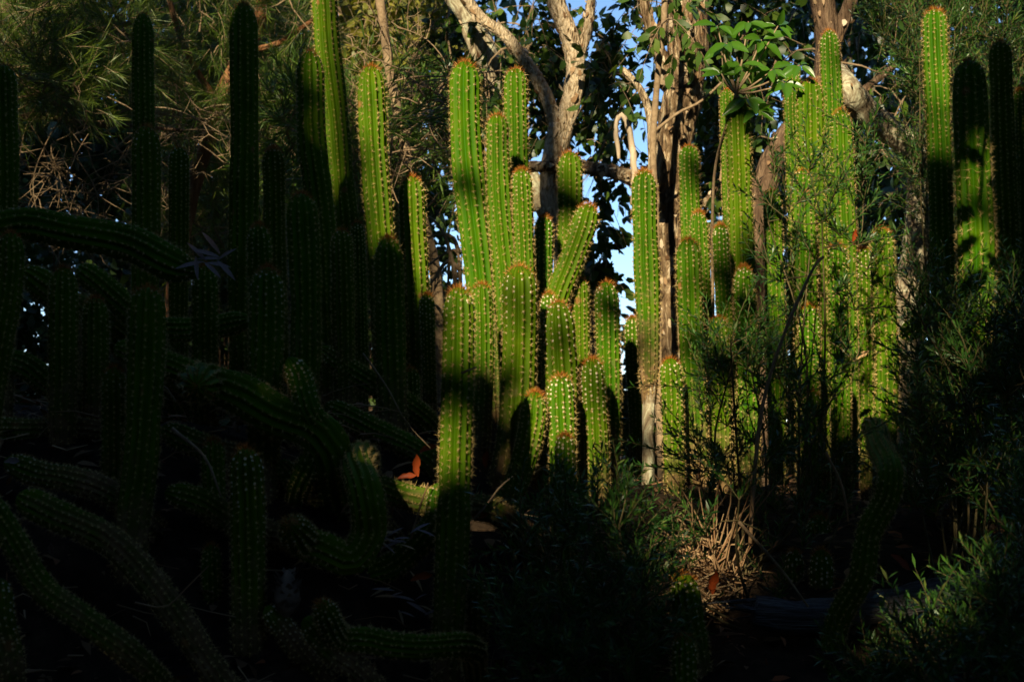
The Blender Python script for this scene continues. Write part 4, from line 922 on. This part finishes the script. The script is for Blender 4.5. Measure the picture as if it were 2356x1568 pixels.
# dry cone hanging by the low white-dotted cactus
cc = P(660, 1365, 2.85); r_ = thing('dry_cone', 'dry grey-brown cone with rough scales beside the low white-dotted cactus', 'cone', cc)
mb = MB(); tube(mb, [cc + [0, 0, -.045], cc, cc + [.0, 0, .045]], .02, .02, .01, 10, .1, prof=[.006, .02, .026, .024, .016, .004]); link('core', mb.mesh('cone_core', True), M['cone'], r_)
mb = MB(); n = 90; h = RNG.uniform(-.042, .042, n); az = np.arange(n) * 2.4; rr = .026 * np.sqrt(np.clip(1 - (h / .05) ** 2, 0, 1))
o_ = np.stack([np.cos(az), np.sin(az), np.zeros(n)], 1)
leaves(mb, cc + o_ * rr[:, None] * .7 + np.stack([h * 0, h * 0, h], 1), norm(o_ + np.array([0, 0, .7])), o_, .018, 1.0); link('scales', mb.mesh('cone_scales'), M['cone'], r_, 'stuff')

# ------------------------------------------------------------------ litter on the ground
mb = MB(); n = 9000
x = RNG.uniform(-2.2, 2.6, n); y = RNG.uniform(1.9, 5.5, n); pos = np.stack([x, y, ground_z(x, y) + RNG.uniform(.002, .025, n)], 1)
d = rnd_dirs(n) * [1, 1, .3]; leaves(mb, pos, d, np.array([0, 0, 1.0]) + rnd_dirs(n) * .5, RNG.uniform(.02, .07, n), RNG.uniform(.12, .8, n))
lit = link('leaf_litter', mb.mesh('leaf_litter'), leaf_mat('litter', [(0, (.06, .03, .015)), (.5, (.16, .09, .045)), (.85, (.26, .16, .08)), (1, (.30, .09, .03))], .05, .8, .1), kind='stuff')
tag(lit, 'brown dry leaf litter covering the ground under the cacti', 'leaf litter')

# ------------------------------------------------------------------ far trees closing the view
def far_tree(label, x, y, h, rx, n, base_h=.0, ll=.16):
    gz = float(ground_z(x, y)); root = thing('far_tree', label, 'tree', (x, y, gz), 'trees far behind')
    mb = MB(); sk = tube(mb, [np.array([x, y, gz - .1]), np.array([x + .2, y, gz + h * .4]), np.array([x - .1, y + .2, gz + h * .9])], .16, .04, .25, 8, .06)
    for k in range(9):
        a = k * 2.4; b = sk[int(len(sk) * (.15 + .08 * k))]; e = b + np.array([math.cos(a) * rx * .8, math.sin(a) * rx * .8, h * .12])
        tube(mb, [b, (b + e) / 2 + [0, 0, .1 * h * .3], e], .05, .015, .2, 5, .05)
    link('trunk', mb.mesh('far_trunk', True), M['darkbark'], root)
    nc = max(30, n // 60); u = norm(RNG.normal(0, 1, (nc, 3))) * (RNG.random((nc, 1)) ** .45)
    cen = np.array([x, y, gz + base_h + (h - base_h) * .5]) + u * [rx, rx * .8, (h - base_h) * .5]
    k = RNG.integers(0, nc, n); pos = cen[k] + RNG.normal(0, .22, (n, 3)); pos = pos[pos[:, 2] > gz]
    lf = MB(); m = len(pos); leaves(lf, pos, rnd_dirs(m) + [0, 0, -.5], rnd_dirs(m), ll * RNG.uniform(.6, 1.3, m), .95)
    link('crown', lf.mesh('far_crown'), M['far_leaf'], root, 'stuff')
for lab, x, y, h, rx, n in [
    ('dense dark tree behind the bleached bare twigs', -4.6, 12.5, 8, 2.2, 13000),
    ('dense dark tree behind the reddish leaning trunk', -2.6, 13.5, 8, 1.9, 11000),
    ('dark tree behind the willowy-leaved one', -1.15, 12.0, 6.5, 1.15, 6000),
    ('dark round tree far behind the forked dark trunk', 3.4, 14.5, 7.5, 1.7, 8000),
    ('dark tree far behind the tall fine-leaved shrub', 4.9, 12.5, 8, 1.8, 10000)]:
    far_tree(lab, x, y, h, rx, n)
def low_hedge(label, x0, x1, y, h, n):
    gz = float(ground_z((x0 + x1) / 2, y)); root = thing('hedge_bush', label, 'bush', ((x0 + x1) / 2, y, gz), 'low bushes behind the cacti')
    nc = n // 50; cen = np.stack([RNG.uniform(x0, x1, nc), y + RNG.normal(0, .35, nc), gz + RNG.random(nc) * h * (1 - .3 * RNG.random(nc))], 1)
    k = RNG.integers(0, nc, n); pos = cen[k] + RNG.normal(0, .12, (n, 3)); pos = pos[pos[:, 2] > gz - .1]
    tw = MB()
    for c in cen: tube(tw, [np.array([c[0] * .9 + .1 * (x0 + x1) / 2, y, gz - .1]), (c + [0, 0, -.1] + np.array([c[0], y, gz])) / 2, c], .012, .004, .2, 4, .05, cap=False)
    link('stems', tw.mesh('hedge_stems'), M['darkbark'], root, 'stuff')
    lf = MB(); m = len(pos); leaves(lf, pos, rnd_dirs(m), rnd_dirs(m), .08 * RNG.uniform(.6, 1.3, m), .95); link('foliage', lf.mesh('hedge_leaves'), M['far_leaf'], root, 'stuff')
low_hedge('dark bush under the bleached bare twigs', -4.4, -1.7, 8.6, 2.2, 17000)
low_hedge('dark bush at the foot of the willowy-leaved tree', -2.2, -.2, 9.2, 2.0, 11000)
low_hedge('dark low bush behind the white-dotted cacti', -.3, 1.7, 9.6, 1.75, 6500)
low_hedge('dark bush behind the black shadowed columns', 1.5, 3.2, 9.0, 1.8, 6000)
low_hedge('dark bush behind the lone cactus with the orange foot', 2.2, 4.4, 7.6, 2.2, 5000)

# ------------------------------------------------------------------ unseen trees behind the camera, crowns cut for sun; others added against sky light
def shade_tree(label, x, y, h, r, zc, rz, n, ll=.2):
    gz = float(ground_z(x, y)); root = thing('shade_tree', label, 'tree', (x, y, gz), 'tall shade trees opposite the thicket')
    mb = MB(); sk = tube(mb, [np.array([x, y, gz - .2]), np.array([x + .15, y, gz + h * .4]), np.array([x - .1, y, gz + h * .92])], .22, .06, .3, 10, .05)
    for k in range(14):
        a = k * 2.4; b = sk[int(len(sk) * (.25 + .045 * k))]; e = b + np.array([math.cos(a) * r * .7, math.sin(a) * r * .7, h * .08])
        q = np.linspace(0, 1, 8)[:, None] * (e - b) + b
        if shade_keep(q, 0).all(): tube(mb, [b, (b + e) / 2 + [0, 0, .15], e], .07, .015, .25, 5, .05)
    link('trunk', mb.mesh('shade_trunk', True), M['darkbark'], root)
    u = norm(RNG.normal(0, 1, (n, 3))) * (RNG.random((n, 1)) ** .36)
    pos = np.array([x, y, zc]) + u * [r, r, rz]; pos = pos[pos[:, 2] > gz + .3]
    # keep a clear space round the camera
    pos = pos[np.linalg.norm(pos - np.array([0, 0, .8]), axis=1) > 2.2]
    X, Yp = to_px(pos); front = (pos[:, 1] > .2) & (X > -250) & (X < W + 250) & (Yp > -250)
    pos = pos[~front]
    d = norm(rnd_dirs(len(pos)) + [0, 0, -.4]); L = ll * RNG.uniform(.7, 1.3, len(pos))
    k = shade_keep(pos, .02, (pos + d * L[:, None] * .5, pos + d * L[:, None])); pos, d, L = pos[k], d[k], L[k]
    lf = MB(); leaves(lf, pos, d, rnd_dirs(len(pos)), L, 1.1); link('crown', lf.mesh('shade_crown'), M['shade_leaf'], root, 'stuff')
shade_tree('tall leafy tree opposite the thicket, shading the dark cactus columns', -6.0, -4.2, 11, 3.2, 5.6, 4.8, 28000)
shade_tree('tall leafy tree opposite the thicket, dappling the sunlit cacti', -3.5, -6.0, 11, 3.2, 5.4, 4.8, 28000)
shade_tree('tall leafy tree opposite the thicket, shading the fine-leaved shrubs', 0.5, -6.4, 10, 3.4, 5.0, 4.6, 26000)
shade_tree('unseen tall leafy tree added beside the arching stem to block sky light', -7.6, 0.4, 11, 3.4, 6.0, 5.0, 20000)  # trees from here down are added to dim the ambient sky
shade_tree('unseen leafy tree added beside the tall shrub to block sky light', 5.2, 0.6, 10, 3.0, 5.4, 4.8, 16000)
shade_tree('unseen spreading tree added as a roof to keep sky light off the dark columns', -4.2, -1.2, 12, 4.4, 9.2, 2.6, 20000, .24)
shade_tree('unseen spreading tree added as a roof to keep sky light off the fine-leaved shrubs', 3.4, -1.0, 12, 4.6, 9.2, 2.6, 20000, .24)
shade_tree('unseen flanking tree added beyond the arching stem to block sky light', -6.6, 5.0, 10, 3.0, 5.0, 5.0, 16000, .26)
shade_tree('unseen flanking tree added beyond the tall shrub to block sky light', 6.3, 5.2, 10, 3.0, 5.0, 5.0, 16000, .26)
def sky_block_hedge(label, x0, x1, y0, y1, h, n):  # added screen of leaves out of view, blocks low ambient sky
    root = thing('hedge', label, 'hedge', ((x0 + x1) / 2, (y0 + y1) / 2, 0), 'unseen hedges added to block sky light')
    u = RNG.random(n); pos = np.stack([x0 + (x1 - x0) * u, y0 + (y1 - y0) * u, RNG.random(n) * h], 1) + RNG.normal(0, .25, (n, 3)) * [1, 1, .3]
    d = rnd_dirs(n); k = shade_keep(pos) & (pos[:, 2] > 0); pos, d = pos[k], d[k]
    tw = MB()
    for k in range(24):
        c = pos[RNG.integers(len(pos))]; tube(tw, [np.array([c[0], c[1], -.1]), (c + [.05, 0, 0]) * [1, 1, .5], c], .02, .006, .3, 5, .05)
    link('stems', tw.mesh('hedge_stems'), M['darkbark'], root, 'stuff')
    lf = MB(); leaves(lf, pos, d, rnd_dirs(len(pos)), .2, 1.1); link('foliage', lf.mesh('hedge_leaves'), M['shade_leaf'], root, 'stuff')
sky_block_hedge('unseen dark hedge added opposite the thicket to block low sky light', -7, 6, -3.2, -3.2, 2.6, 9000)
sky_block_hedge('unseen dark hedge added on the arching stem side to block low sky light', -4.6, -4.4, -3, 4, 2.6, 5000)
sky_block_hedge('unseen dark hedge added on the tall shrub side to block low sky light', 4.4, 4.6, -3, 4.5, 2.6, 5000)
